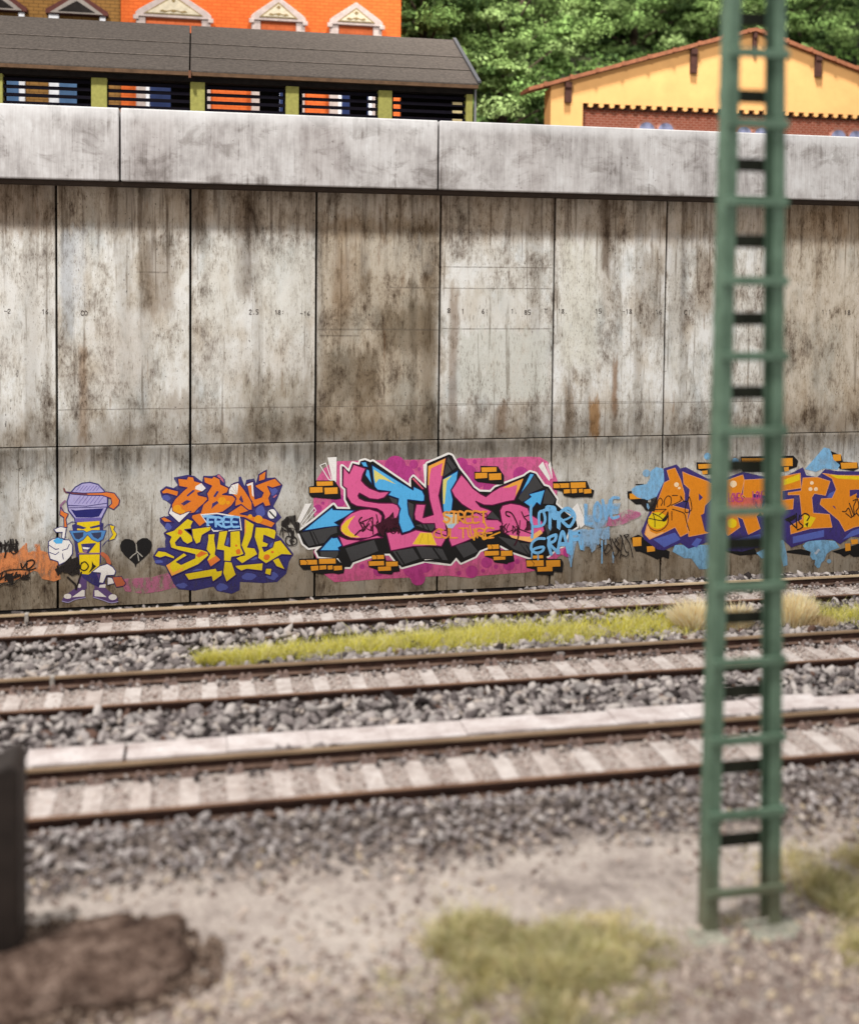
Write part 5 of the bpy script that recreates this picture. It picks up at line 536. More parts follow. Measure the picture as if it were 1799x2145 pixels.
# cable duct: a run of loose cover slabs, each can be lifted
edges = [-2.40, -1.03, .42, 1.62, 2.82, 4.02, 5.25, 6.45, 7.65, 8.85, 10.05, 11.25, 12.45, 13.65]
duct = empty('cable_duct', (0, 16.67, 0), 'low trough of pale concrete cover slabs beside the nearest track', 'cable duct')
for i, (a, b) in enumerate(zip(edges[:-1], edges[1:])):
    m = MB(); m.box(a+(.02 if i == 1 else .003), -.29, -.06, b-(.02 if i == 0 else .003), .27, .0); o = m.build('cover_slab', M_DUCT, duct, bevel=.006)
    o.location = (0, random.uniform(-.012, .012)-(.05 if i == 0 else 0), -.09+random.uniform(-.008, .01)); o.rotation_euler = (random.uniform(-.02, .02), random.uniform(-.004, .004), 0)
m = MB(); m.box(-2.36, -.24, -.4, 13.6, -.18, -.155).box(-2.36, .18, -.4, 13.6, .24, -.155); m.build('trough_wall', plain('brown_trough_side', (112, 84, 70), .9, .2), duct)

# ================================================================== retaining wall
YW = 29.02
wall = empty('retaining_wall', (0, YW, -1.5), 'tall stained concrete retaining wall covered in graffiti, behind the tracks', 'wall')
def wloc(o): o.parent = wall; o.location = (0, -YW, 1.5); return o
JX = [-9.8, -6.6, -3.42, -.195, 2.97, 6.23, 9.36, 12.56, 15.74, 18.95, 22.1]
for a, b in zip(JX[:-1], JX[1:]):
    for z0, z1 in ((2.612, 9.25), (-1.44, 2.588)):
        dy = random.uniform(-.006, .006); m = MB(); m.box(a+.028, YW+dy, z0, b-.028, YW+.24, z1); wloc(m.build('concrete_panel', M_WALL, None, bevel=.012))
m = MB(); m.box(-9.8, YW+.22, -2.6, 22.1, YW+.6, 9.3); wloc(m.build('backing_wall', M_DARK, None))
m = MB(); m.box(-9.8, YW+.005, -2.6, 22.1, YW+.2, -1.47); wloc(m.build('gap_shade_strip', M_DARK, None))  # black strip painting the dark of the gap below the panels
CX = [-12, -1.85, 5.98, 13.8, 22.1]
for a, b in zip(CX[:-1], CX[1:]):
    m = MB(); m.box(a+.02, 28.2, 9.13, b-.02, 29.9, 10.88); wloc(m.build('coping_slab', M_COPING, None, bevel=.035))
m = MB(); m.box(-9.8, 28.35, 9.04, 22.1, 29.0, 9.127); wloc(m.build('coping_shade_strip', plain('dark_coping_shade', (58, 46, 38), .9), None))  # dark strip that paints in the shade under the coping

# ---------- graffiti: coats of paint lying on the panels
def ribbon(pts, wd, closed):
    P = [Vector(p) for p in pts]; n = len(P); quads = []; discs = []
    for i in range(n if closed else n-1):
        a, b = P[i], P[(i+1) % n]; d = b-a
        if d.length < 1e-6: continue
        nn = Vector((-d.y, d.x)).normalized()*wd/2; quads.append([a-nn, b-nn, b+nn, a+nn])
    for p in P: discs.append([p+Vector((math.cos(t), math.sin(t)))*wd/2*.98 for t in [i*math.pi/4+.2 for i in range(8)]])
    return quads+discs
def smooth(pts, closed):
    P = [Vector(p) for p in pts]; n = len(P)
    if n < 3: return P
    out = []
    for i in range(n if closed else n-1):
        a, b = P[i], P[(i+1) % n]; p0 = P[i-1] if (closed or i) else a; p3 = P[(i+2) % n] if (closed or i+2 < n) else b
        k = 3
        for j in range(k):
            t = j/k; out.append(.5*((2*a)+(b-p0)*t+(2*p0-5*a+4*b-p3)*t*t+(3*a-p0-3*b+p3)*t**3))
    if not closed: out.append(P[-1])
    return out
def graf_mesh(shapes, name):
    vs, fs, mi, mats = [], [], [], []
    for kind, mat, lay, wd, s in shapes:
        if mat not in mats: mats.append(mat)
        k = mats.index(mat); v = [int(q)*.005 for q in s.split()]; pts = list(zip(v[::2], v[1::2])); y = YW-.009-lay*.0018-len(vs)*2e-7
        if kind == 'P': polys = [pts]
        else:
            cl_ = kind == 'L'; pp = smooth(pts, False) if (kind == 'S' and len(pts) > 3) else pts
            polys = ribbon(pp, wd/1000, cl_)
        for q, poly in enumerate(polys):
            n0 = len(vs); yy = y-q*.000008; vs += [(p[0], yy, p[1]) for p in poly]
            for t in geometry.tessellate_polygon([[Vector((p[0], p[1], 0)) for p in poly]]):
                a, b, c = (Vector(poly[i]) for i in t)
                cr = (b.x-a.x)*(c.y-a.y)-(b.y-a.y)*(c.x-a.x)
                if abs(cr) < 1e-9: continue
                fs.append(tuple(n0+i for i in (t if cr > 0 else t[::-1]))); mi.append(k)
    me = bpy.data.meshes.new(name); me.from_pydata(vs, [], fs)
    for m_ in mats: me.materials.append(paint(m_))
    me.polygons.foreach_set('material_index', mi); me.update(); return me
for gname, lab, subs in GRAF:
    first = None
    for sname, shapes in subs:
        o = bpy.data.objects.new(gname if first is None else sname, graf_mesh(shapes, gname if first is None else sname)); C.objects.link(o)
        if first is None: first = wloc(o); o['label'] = lab
        else: o.parent = first; o.matrix_parent_inverse = Matrix.Identity(4)

# ================================================================== lattice mast
mx, my, mz = 6.05, 11.58, -.6
mast = empty('lattice_mast', (mx, my, mz), 'tall green painted steel lattice mast like a ladder, out of focus in front', 'mast')
M_MASTD = plain('shaded_mast_steel', (44, 46, 36), .8, .3, 5)  # green mast steel with the shade on the rear battens painted in
def xl(z): t = (z+.5)/10.4; return 5.645+t*.06, 6.575-t*.205
for side in (0, 1):
    m = MB()
    zb, zt = -.62, 10.9
    def pts(z):
        a = xl(z)[side]; s = 1 if side == 0 else -1; fl = .155-.02*(z+.5)/10
        return [(a, 0), (a+s*fl, 0), (a+s*fl, .03), (a+s*.035, .03), (a+s*.035, .20), (a+s*fl, .20), (a+s*fl, .23), (a, .23)]
    A, B_ = pts(zb), pts(zt); n = len(A); m.v = [(p[0]-mx, p[1], zb-mz) for p in A]+[(p[0]-mx, p[1], zt-mz) for p in B_]
    for i in range(n): j = (i+1) % n; m.f.append((i, j, n+j, n+i)); m.m.append(0)
    m.f.append(tuple(range(n))); m.f.append(tuple(range(2*n-1, n-1, -1))); m.m += [0, 0]
    m.build('post', M_MAST, mast, bevel=.008)
for k, zf in enumerate([10.18, 9.32, 8.55, 7.69, 6.81, 5.97, 5.13, 4.23, 3.37, 2.51, 1.62, .76, -.14]):
    a, b = xl(zf); m = MB(); m.box(a-.01-mx, -.045, zf-.05-mz, b+.03-mx, -.001, zf+.05-mz); m.build('batten', M_MAST, mast, bevel=.01)
    zr = zf-.43
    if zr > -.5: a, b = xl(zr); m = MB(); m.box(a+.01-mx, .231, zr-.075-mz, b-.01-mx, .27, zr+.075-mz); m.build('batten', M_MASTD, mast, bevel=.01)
M_PAD = plain('pale_green_base', (150, 148, 134), .95, .3, 6, .5)
for a, b, y0, y1 in ((-.62, -.2, -.22, .12), (.1, .72, -.25, .16)):
    m = MB(); m.box(a, y0, -.08, b, y1, .022); m.build('base_plate', M_PAD, mast, bevel=.03)

# ================================================================== dark post and earth mound at the left edge
pst = MB(); pst.prism([(-3.6, -.7), (-1.84, -.7), (-1.84, 1.60), (-1.92, 1.68), (-2.3, 1.5), (-3.6, 1.4)], 12.2, 12.8)
o = pst.build('dark_post', plain('blackish_brown_plastic', (44, 36, 32), .6, .25, 3), None, bevel=.03); tag(o, 'blackish brown square post, cut off by the left edge of the picture', 'post')
import bmesh
bm = bmesh.new(); bmesh.ops.create_icosphere(bm, subdivisions=5, radius=1)
for v in bm.verts:
    p = v.co.copy(); q = Vector((math.copysign(abs(p.x)**.6, p.x)*1.35, math.copysign(abs(p.y)**.7, p.y)*.74, math.copysign(abs(p.z)**.8, p.z)*.26))
    nz = float(fbm(np.array(q.x*4+q.z*3), np.array(q.y*4-q.z*2), 5)); nz += .5*float(fbm(np.array(q.x*14), np.array(q.y*14+q.z*11), 6)); v.co = q*(1+.12*nz)
me = bpy.data.meshes.new('earth_mound'); bm.to_mesh(me); bm.free(); me.polygons.foreach_set('use_smooth', [True]*len(me.polygons))
def mound_mat():
    t = NT('crumbly_brown_earth'); n = t.noise(t.pos, 3.5, 4, .65); g = t.noise(t.pos, 22, 4, .7)
    c = t.ramp(t.math('ADD', t.math('MULTIPLY', n, .6), t.math('MULTIPLY', g, .4)), [(.38, srgb(58, 44, 38)), (.5, srgb(98, 80, 70)), (.62, srgb(142, 122, 110))]); return t.out(c, .95, g, .8, .06, .1)
me.materials.append(mound_mat()); o = bpy.data.objects.new('earth_mound', me); C.objects.link(o); o.location = (-1.36, 12.1, -.58); o.rotation_euler = (0, 0, .15); tag(o, 'low rounded lump of dark brown earth at the foot of the dark post', 'earth mound')

x = RNG.normal(-1.35, .85, 4200); y = RNG.normal(12.1, .5, 4200); d = ((x+1.3)/1.35)**2+((y-12.1)/.75)**2; k = (d > .4) & (d < 1.45); x, y = x[k], y[k]; n = len(x)
stones('earth_clods', np.stack([x, y, gz(x, y)+.02+.1*np.clip(1.1-((x+1.3)/1.35)**2-((y-12.1)/.75)**2, 0, 1)], 1), RNG.uniform(.02, .07, n), pick([(110, 92, 80), (80, 64, 54), (140, 122, 108)], [3, 2, 2], n), 'crumbs of brown earth scattered around the mound', .6, 1.5)
# ================================================================== grass
def blades(name, P, H, W_, cols, spread=.5, label=None, lean=None):
    n = len(P); th = RNG.uniform(0, 6.283, n); tilt = RNG.normal(0, spread, (n, 2))*H[:, None]
    if lean is not None: tilt += lean*H[:, None]
    dx, dy = np.cos(th)*W_/2, np.sin(th)*W_/2; mid = P+np.stack([tilt[:, 0]*.35, tilt[:, 1]*.35, H*.55], 1); tip = P+np.stack([tilt[:, 0], tilt[:, 1], H*RNG.uniform(.85, 1, n)], 1)
    o_ = np.stack([dx, dy, 0*dx], 1); v = np.stack([P-o_, P+o_, mid-o_*.8, mid+o_*.8, tip], 1)
    f = []; b = 5*np.arange(n)[:, None]; tri = np.concatenate([b+np.array([[0, 1, 3]]), b+np.array([[0, 3, 2]]), b+np.array([[2, 3, 4]])], 0)
    me = bpy.data.meshes.new(name); me.vertices.add(n*5); me.vertices.foreach_set('co', v.ravel().astype('f4')); me.loops.add(tri.size); me.loops.foreach_set('vertex_index', tri.ravel().astype('i4'))
    me.polygons.add(len(tri)); me.polygons.foreach_set('loop_start', np.arange(0, tri.size, 3, dtype='i4')); me.polygons.foreach_set('loop_total', np.full(len(tri), 3, 'i4')); me.update(calc_edges=True)
    ca = me.color_attributes.new('Col', 'FLOAT_COLOR', 'POINT'); cc = np.ones((n, 5, 4), 'f4'); cc[:, :, :3] = cols[:, None, :]; ca.data.foreach_set('color', cc.ravel())
    me.materials.append(M_GRASS); o = bpy.data.objects.new(name, me); C.objects.link(o); return o
YG = [(224, 218, 122), (232, 226, 152), (206, 204, 92), (236, 226, 70), (232, 222, 178), (176, 172, 84)]
def strip(xa, xb, n, pal, wts, edge=.0):
    x = RNG.uniform(xa, xb, n); c = np.interp(x, [0, 1.2, 2.7, 6.5, 9.8, 18], [20.55, 20.75, 20.95, 21.1, 21.15, 21.2]); hw = np.interp(x, [-.1, .8, 2.7, 6.5, 9.8, 18], [.04, .28, .42, .5, .45, .45])
    y = c+RNG.normal(0, .62, n)*hw; k = fbm(x*1.5, y*2.5, 9)+RNG.uniform(-.8, .8, n) > -.75; x, y = x[k], y[k]; n = len(x)
    H = RNG.uniform(.1, .36, n)*np.interp(fbm(x*2, y*2, 12), [-.6, .6], [.75, 1.15]); return blades('grass', np.stack([x, y, gz(x, y)+.09], 1), H, .013, pick(pal, wts, n, .15), .55)
tag(strip(0, 10.0, 21000, YG, [5, 5, 3, 3, 3, 1]), 'strip of yellow green grass between the farthest and the middle track', kind='stuff')
tag(strip(12.6, 17.5, 7000, YG, [5, 4, 3, 1, 3, 2]), 'yellow green grass between the tracks right of the mast', kind='stuff')
ST = [(252, 240, 206), (248, 230, 188), (255, 248, 228), (236, 214, 172)]
def tuft(cx, cy, r, h, n, pal, wts, label, cat='grass tuft', lowc=None, width=.02, spread=.35, zoff=.05):
    a = RNG.uniform(0, 6.283, n); rr = np.sqrt(RNG.uniform(0, 1, n)); x = cx+rr*np.cos(a)*r; y = cy+rr*np.sin(a)*r*.6; H = h*(1-.35*rr**2)*RNG.uniform(.6, 1.05, n)
    ln = np.stack([(x-cx)/r, (y-cy)/r], 1)*spread; o = blades('grass_tuft', np.stack([x-cx, y-cy, gz(x, y)-gz(cx, cy)], 1), H, width, pick(pal, wts, n, .14), .14, lean=ln)
    o.location = (cx, cy, float(gz(cx, cy))+zoff); return tag(o, label, cat, None)
tuft(9.85, 20.95, .36, .85, 2200, ST, [3, 2, 3, 1], 'tall straw coloured grass tuft behind the left post of the mast', spread=.7)
tuft(10.75, 21.0, .3, .7, 1100, ST, [3, 3, 2, 1], 'straw coloured grass tuft seen between the two mast posts', spread=.5)
tuft(12.0, 20.95, .38, .9, 2600, ST, [3, 3, 2, 1], 'tall straw coloured grass tuft just right of the mast', spread=.3)
tuft(12.45, 20.8, .4, .4, 900, [(210, 190, 150), (196, 172, 132), (222, 204, 170)], [1, 1, 1], 'low pale dry grass tuft at the foot of the tall straw tuft', spread=.3)
OG = [(186, 180, 124), (208, 200, 156), (160, 154, 98), (226, 214, 180), (118, 108, 74), (212, 210, 164), (214, 194, 148)]
GT = 'olive grass tufts in the foreground'
def clump(cx, cy, rx, ry, h, n, pal, wts, label, sd, group=None):
    x = RNG.normal(0, .56, n)*rx; y = RNG.normal(0, .56, n)*ry; k = fbm((cx+x)*3.2, (cy+y)*3.6, sd)+RNG.uniform(-.5, .5, n) > .02; x, y = x[k], y[k]; n = len(x)
    hn = np.clip(.55+.6*fbm((cx+x)*4, (cy+y)*4, sd+3), .15, 1.3); H = h*hn*RNG.uniform(.45, 1.1, n)*np.clip(1.15-((x/rx)**2+(y/ry)**2)*.55, .25, 1); cl_ = pick(pal, wts, n, .14)*(1+.22*fbm((cx+x)*5, (cy+y)*5, sd+7))[:, None]
    o = blades('grass_tuft', np.stack([x, y, gz(cx+x, cy+y)-gz(cx, cy)], 1), H, .014, np.clip(cl_, 0, 1), .65); o.location = (cx, cy, float(gz(cx, cy))-.01); return tag(o, label, 'grass tuft', group)
for i, (cx, cy, rx, ry, h, n, lab) in enumerate(((3.0, 11.65, .95, .6, .36, 10000, 'bushy olive green grass clump in the foreground, left of the wider clumps'), (3.95, 11.3, 1.1, .65, .36, 12000, 'widest olive grass clump in the middle foreground'), (4.55, 11.2, .8, .5, .26, 6000, 'olive grass clump between the middle clump and the mast foot'), (3.5, 10.75, 1.05, .6, .3, 11000, 'low wide grass clump nearest the bottom of the picture'), (7.75, 11.9, .7, .55, .38, 7000, 'olive grass clump right of the mast foot'), (7.35, 11.0, .5, .4, .26, 3200, 'small olive grass clump at the right edge in front'))):
    clump(cx, cy, rx, ry, h, n, OG, [5, 5, 3, 4, 2, 4, 3], lab, 30+i*11, GT)
for i, (cx, cy, rx, ry, h, n, lab) in enumerate(((5.0, 11.75, 1.1, .5, .14, 5000, 'short pale straw grass left of the mast foot'), (8.1, 12.4, 1.2, .7, .4, 6500, 'pale dry grass behind the olive clump at the right edge'))):
    clump(cx, cy, rx, ry, h, n, [(224, 212, 168), (210, 198, 150), (234, 224, 190), (196, 188, 134)], [3, 3, 2, 2], lab, 130+i*9)

# ================================================================== upper level behind the wall
m = MB(); m.box(-30, 29.9, 8, 70, 48, 10.3); o = m.build('upper_ground', plain('dark_upper_ground', (84, 76, 66), .95), None); tag(o, 'ground of the upper level behind the retaining wall', kind='structure')
hx = np.linspace(-30, 75, 70); hy = np.linspace(47, 85, 26); HX, HY = np.meshgrid(hx, hy); HZ = 10.2+(HY-47)*.75+.8*fbm(HX*.2, HY*.2, 21)
nvh = len(hx); i0 = (np.arange(len(hy)-1)[:, None]*nvh+np.arange(nvh-1)[None, :]).ravel()
me = bpy.data.meshes.new('hillside'); me.from_pydata(np.stack([HX.ravel(), HY.ravel(), HZ.ravel()], 1).tolist(), [], np.stack([i0, i0+1, i0+nvh+1, i0+nvh], 1).tolist()); me.materials.append(plain('dark_undergrowth', (44, 48, 28), .95, .6, 1.5))
o = bpy.data.objects.new('hillside', me); C.objects.link(o); tag(o, 'dark wooded slope behind the trees', kind='structure')

UPAL = [(92, 120, 64), (110, 138, 76), (76, 100, 54), (60, 80, 44), (124, 150, 86)]
n = 46000; x = RNG.uniform(2, 45, n); y = RNG.uniform(47.5, 80, n); z = 10.2+(y-47)*.75+.8*fbm(x*.2, y*.2, 21); bz = .55*fbm(x*1.6, y*2.4, 22); k = bz+RNG.uniform(-.25, .25, n) > -.25; x, y, z, bz = x[k], y[k], z[k], bz[k]; n = len(x)
P = np.stack([x, y-.2, z+np.clip(bz, 0, 1)+RNG.uniform(0, .3, n)], 1); a = RNG.normal(size=(n, 3)); a /= np.linalg.norm(a, axis=1)[:, None]; b = np.cross(a, RNG.normal(size=(n, 3))); b /= np.linalg.norm(b, axis=1)[:, None]; s = RNG.uniform(.1, .2, n)[:, None]
v = np.stack([P-a*s, P+b*s*.7, P+a*s, P-b*s*.7], 1); me = bpy.data.meshes.new('undergrowth'); me.from_pydata(v.reshape(-1, 3).tolist(), [], np.arange(n*4).reshape(n, 4).tolist())
ca = me.color_attributes.new('Col', 'FLOAT_COLOR', 'POINT'); cc = np.ones((n, 4, 4), 'f4'); cc[:, :, :3] = pick(UPAL, [3, 3, 3, 2, 1], n, .2)[:, None, :]; ca.data.foreach_set('color', cc.ravel()); me.materials.append(M_LEAF)
o = bpy.data.objects.new('undergrowth', me); C.objects.link(o); tag(o, 'dense green undergrowth covering the slope between the trees', kind='stuff')

# platform shed with olive posts and dark slats
M_ROOF = plain('tar_paper', (84, 76, 70), .95, .22, 11, .9)
M_LAP = plain('worn_felt_edge', (116, 106, 98), .95, .3, 5)
M_OLIVE = plain('olive_plaster', (160, 156, 84), .85, .12, 10, .2); M_SLAT = plain('dark_slat', (20, 17, 26), .9, .2, spec=.1); M_TIM = plain('black_timber', (36, 30, 27), .9, .3)
shed = empty('platform_shed', (1, 33, 10.3), 'long low shed with grey felt roof, olive posts and dark slats above the wall', 'shed')
def sb(mb, nm, mat, bev=0): o = mb.build(nm, mat, shed, bevel=bev); o.location = (-1, -33, -10.3); return o
SX0, SX1, XS = -14.0, 8.12, -.24
rz = lambda y: 12.62+(y-32.6)*(14.58-12.62)/3.4
rows = [32.6, 33.55, 34.55, 36.0]
for a, b in ((SX0, XS-.02), (XS+.02, SX1)):
    for i in range(3):
        y0, y1 = rows[i], rows[i+1]+(.06 if i < 2 else 0); dz = .012*(2-i)*-1+.05
        m = MB(); m.extr_x([(y0, rz(y0)+dz), (y1, rz(y1)+dz-.0), (y1, rz(y1)+dz-.05), (y0, rz(y0)+dz-.05)], a, b); sb(m, 'roof_sheet', M_ROOF, .012)
        if i: m = MB(); m.extr_x([(y0-.03, rz(y0)+dz-.012), (y0+.0, rz(y0)+dz+.008), (y0+.0, rz(y0)+dz+.016), (y0-.035, rz(y0)+dz+.002)], a, b); sb(m, 'lap_seam', M_LAP)
    m = MB(); m.box(a, 35.97, 14.38, b, 36.16, 14.60); sb(m, 'ridge_cap', M_ROOF, .012)
m = MB(); m.extr_x([(32.62, 12.60), (32.60, 12.60), (32.60, 12.50), (32.9, 12.52), (32.9, 12.70)], SX0, SX1-.03); sb(m, 'eaves_board', plain('brown_eaves', (98, 74, 54), .9, .2))
m = MB(); m.box(XS-.035, 32.5, 12.42, XS+.035, 32.6, 12.62); sb(m, 'downpipe', plain('rusty_pipe', (110, 72, 52), .8)); 
m = MB(); m.extr_x([(32.58, 12.66), (36.0, 14.64), (36.0, 14.70), (32.58, 12.72)], SX1-.06, SX1+.05); sb(m, 'verge_strip', plain('grey_zinc', (76, 76, 80), .5))
m = MB(); m.box(8.05, 32.9, 10.3, 8.11, 32.98, 12.6); sb(m, 'downpipe', plain('grey_zinc_pipe', (128, 128, 130), .5))
PX = [(-13.6, -13.2), (-10.9, -10.5), (-8.3, -7.85), (-5.66, -5.26), (-2.93, -2.5), (-.23, .18), (2.46, 2.84), (5.16, 5.57), (7.80, 8.0)]
for a, b in PX: m = MB(); m.box(a, 32.9, 10.3, b, 33.2, 12.38); sb(m, 'post', M_OLIVE, .02)
m = MB(); m.box(SX0, 32.95, 12.384, 8.02, 33.3, 12.60); sb(m, 'lintel', M_TIM)
for (a, b), (c, d) in zip(PX[:-1], PX[1:]):
    for zb in (12.25, 12.05, 11.83, 11.61, 11.39, 11.17): m = MB(); m.box(b+.003, 33.0, zb-.045, c-.003, 33.06, zb+.045); sb(m, 'slat', M_SLAT)
OP = [(-12.9, -11.2), (-10.2, -8.4), (-5.66, -3.62), (-2.69, -.84), (.27, 1.88), (2.49, 2.61), (3.22, 4.73), (5.28, 5.56), (6.13, 6.39)]
m = MB(); prev = SX0
for a, b in OP+[(7.95, 7.96)]: m.box(prev, 36.0, 10.3, a, 36.12, 14.4); prev = b
for a, b in OP: m.box(a, 36.0, 12.75, b, 36.12, 14.4)
sb(m, 'rear_wall', M_TIM)
m = MB(); m.extr_x([(33.3, 12.9), (35.99, 14.4), (35.99, 10.3), (33.3, 10.3)], 7.93, 7.98); sb(m, 'end_wall', M_TIM)
for zc in (12.35, 12.1, 11.85): m = MB(); m.box(7.40, 32.992, zc-.29, 7.70, 32.998, zc-.21); sb(m, 'vent', plain('pale_vent', (196, 178, 132), .9))

# houses behind the shed
def brickish(name, rgb, dark, bw=.34, bh=.13):
    t = NT(name); c = srgb(*rgb); n = t.n.new('ShaderNodeTexBrick'); mp = t.n.new('ShaderNodeCombineXYZ'); s = t.sep(); t.inp(mp.inputs[0], s[0]); t.inp(mp.inputs[1], s[2]); t.link(mp.outputs[0], n.inputs['Vector'])
    n.inputs['Scale'].default_value = 1; n.inputs['Brick Width'].default_value = bw; n.inputs['Row Height'].default_value = bh; n.inputs['Mortar Size'].default_value = .018; n.inputs['Mortar Smooth'].default_value = .4
    n.inputs['Color1'].default_value = c; n.inputs['Color2'].default_value = tuple(x*.86 for x in c[:3])+(1,); n.inputs['Mortar'].default_value = srgb(*dark)
    g = t.noise(t.pos, 3, 4, .6); col = t.mix(.5, n.outputs['Color'], t.ramp(g, [(.3, (.72, .7, .68, 1)), (.7, (1, 1, 1, 1))]), 'MULTIPLY'); return t.out(col, .9, n.outputs['Fac'], -.4, .02, .1)
M_OR = brickish('orange_brick', (218, 108, 52), (192, 86, 40)); M_ORS = brickish('salmon_brick', (232, 124, 76), (206, 100, 60)); M_BR = brickish('brown_brick', (152, 112, 62), (110, 80, 46))
M_SUR = plain('pale_pink_stone', (180, 164, 158), .9, .12, 6, .2); M_ORN = plain('olive_ornament', (128, 108, 70), .9); M_CRM = plain('cream_plaster', (196, 184, 160), .9); M_WHT = plain('white_frame', (226, 226, 230), .8)
def glass(name, rgb): m_ = plain(name, rgb, .25, .2, 1.5); return m_
M_GL = glass('blue_window_glass', (74, 104, 140)); M_GL2 = glass('navy_window_glass', (34, 46, 84))
oh = empty('orange_house', (2.4, 44, 10.3), 'bright orange brick house with three pale pedimented windows behind the shed', 'house')
def hb(mb, nm, mat, par, bev=0): o = mb.build(nm, mat, par, bevel=bev); o.location = tuple(-c for c in (par.location if par.parent is None else (0, 0, 0))); return o
m = MB(); m.box(-2.84, 44, 10.3, 7.76, 52, 20); hb(m, 'wall', M_OR, oh)
m = MB(); m.extr_x([(43.7, 20.0), (48, 22.5), (52.3, 20.0)], -3.0, 7.9); hb(m, 'roof', plain('red_roof', (140, 70, 50), .9), oh)
def pediment(par, x0, x1, zb, zs, zt, sur, inner):
    """window with stone surround: x0..x1 outer, zb base of visible part, zs springing of the pediment, zt apex"""
    c = (x0+x1)/2; m = MB()
    m.prism([(x0, zs-.05), (x1, zs-.05), (x1, zs+.1), (x1-.12, zs+.22), (c, zt), (x0+.12, zs+.22), (x0, zs+.1)], 43.72, 43.99)
    m.box(x0+.02, 43.78, 12.0, x0+.36, 43.99, zs-.052); m.box(x1-.36, 43.78, 12.0, x1-.02, 43.99, zs-.052); m.box(x0-.08, 43.70, zs-.17, x0+.12, 43.775, zs+.0); m.box(x1-.12, 43.70, zs-.17, x1+.08, 43.775, zs+.0)
    wdw = hb(m, 'window', sur, par, .02)
    t = MB(); t.prism([(x0+.3, zs+.06), (x1-.3, zs+.06), (c, zt-.22)], 43.70, 43.719); o = t.build('tympanum', M_ORN, wdw); o.location = (0, 0, 0)
    t = MB(); t.prism([(x0+.42, zs+.1), (x1-.42, zs+.1), (c, zt-.29)], 43.69, 43.699); t.build('tympanum_field', inner, wdw)
    t = MB(); t.prism([(c-.08, zt-.42), (c, zt-.5), (c+.08, zt-.42), (c, zt-.34)], 43.68, 43.689); t.build('rosette', M_ORN, wdw)
    q = (x1-x0)/2.2; t = MB(); t.prism([(c-.4*q, zs+.16), (c-.25*q, zs+.13), (c-.1*q, zs+.19), (c, zs+.13), (c+.1*q, zs+.19), (c+.25*q, zs+.13), (c+.4*q, zs+.16), (c+.34*q, zs+.23), (c+.2*q, zs+.19), (c, zs+.25), (c-.2*q, zs+.19), (c-.34*q, zs+.23)], 43.68, 43.689)
    t.build('carved_garland', M_ORN, wdw)
    t = MB(); t.box(x0+.362, 43.9, zs-.72, x1-.362, 43.98, zs-.054); t.build('lintel_panel', M_ORS if sur is M_SUR else M_BR, wdw)
    t = MB(); t.box(x0+.362, 43.92, 12.0, x1-.362, 43.97, zs-.73); t.build('pane', M_GL2, wdw)
    t = MB(); t.box(x0+.362, 43.86, 12, x0+.5, 43.919, zs-.73); t.box(x1-.5, 43.86, 12, x1-.362, 43.919, zs-.73); t.box(c-.05, 43.86, 12, c+.05, 43.919, zs-.73); t.build('frame', M_WHT, wdw)
for x0, x1, zs, zt in ((-2.3, .47, 16.62, 17.62), (1.95, 4.02, 16.72, 17.60), (4.93, 7.0, 16.72, 17.56)): pediment(oh, x0, x1, 12, zs, zt, M_SUR, M_CRM)
bh_ = empty('brown_house', (-8, 44, 10.3), 'brown brick house with dark triangular pediments at the top left corner', 'house')
m = MB(); m.box(-14, 44.1, 10.3, -2.86, 52, 20); hb(m, 'wall', M_BR, bh_)
m = MB(); m.extr_x([(43.8, 20.0), (48, 22.5), (52.3, 20.0)], -14.2, -3.02); hb(m, 'roof', plain('grey_roof', (90, 80, 76), .9), bh_)
M_DKR = plain('dark_red_cornice', (92, 52, 46), .9); M_GS = plain('grey_stone', (150, 140, 132), .9)
for x0, x1 in ((-8.15, -6.15), (-5.5, -3.29)):
    c = (x0+x1)/2; m = MB(); m.prism([(x0, 16.52), (x1, 16.52), (x1, 16.66), (c, 17.35), (x0, 16.66)], 43.8, 44.09); wd_ = hb(m, 'window', M_DKR, bh_)
    t = MB(); t.prism([(x0+.16, 16.54), (x1-.16, 16.54), (c, 17.2)], 43.76, 43.799); t.build('tympanum', M_GS, wd_)
    t = MB(); t.prism([(x0+.45, 16.6), (x1-.45, 16.6), (c, 17.0)], 43.74, 43.759); t.build('tympanum_field', M_TIM, wd_)
    t = MB(); t.box(x0+.1, 43.9, 12, x0+.45, 44.09, 16.51); t.box(x1-.3, 43.9, 12, x1-.1, 44.09, 16.51); t.build('frame', M_WHT, wd_)
    t = MB(); t.box(x0+.452, 43.95, 12, x1-.302, 44.09, 16.2); t.build('pane', M_GL, wd_)

# yellow gabled building
yh = empty('yellow_hall', (21.7, 42, 10.3), 'yellow gabled hall with terracotta verge, dark brackets and red brick panel', 'hall')
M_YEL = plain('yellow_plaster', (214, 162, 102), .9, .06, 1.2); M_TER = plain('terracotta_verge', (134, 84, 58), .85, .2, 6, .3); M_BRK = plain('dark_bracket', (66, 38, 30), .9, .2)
zl = lambda x: 16.88-abs(x-21.71)*.2965
m = MB(); m.prism([(13.3, 13.79), (30.1, 13.79), (30.1, zl(30.1)), (21.71, 16.88), (13.3, zl(13.3))], 42, 42.2); m.box(13.3, 42, 10.3, 14.6, 42.2, 13.788); m.box(28.8, 42, 10.3, 30.1, 42.2, 13.788); m.box(13.3, 42.201, 10.3, 13.5, 42.8, 14.3); m.box(29.9, 42.201, 10.3, 30.1, 42.8, 14.3); hb(m, 'wall', M_YEL, yh)
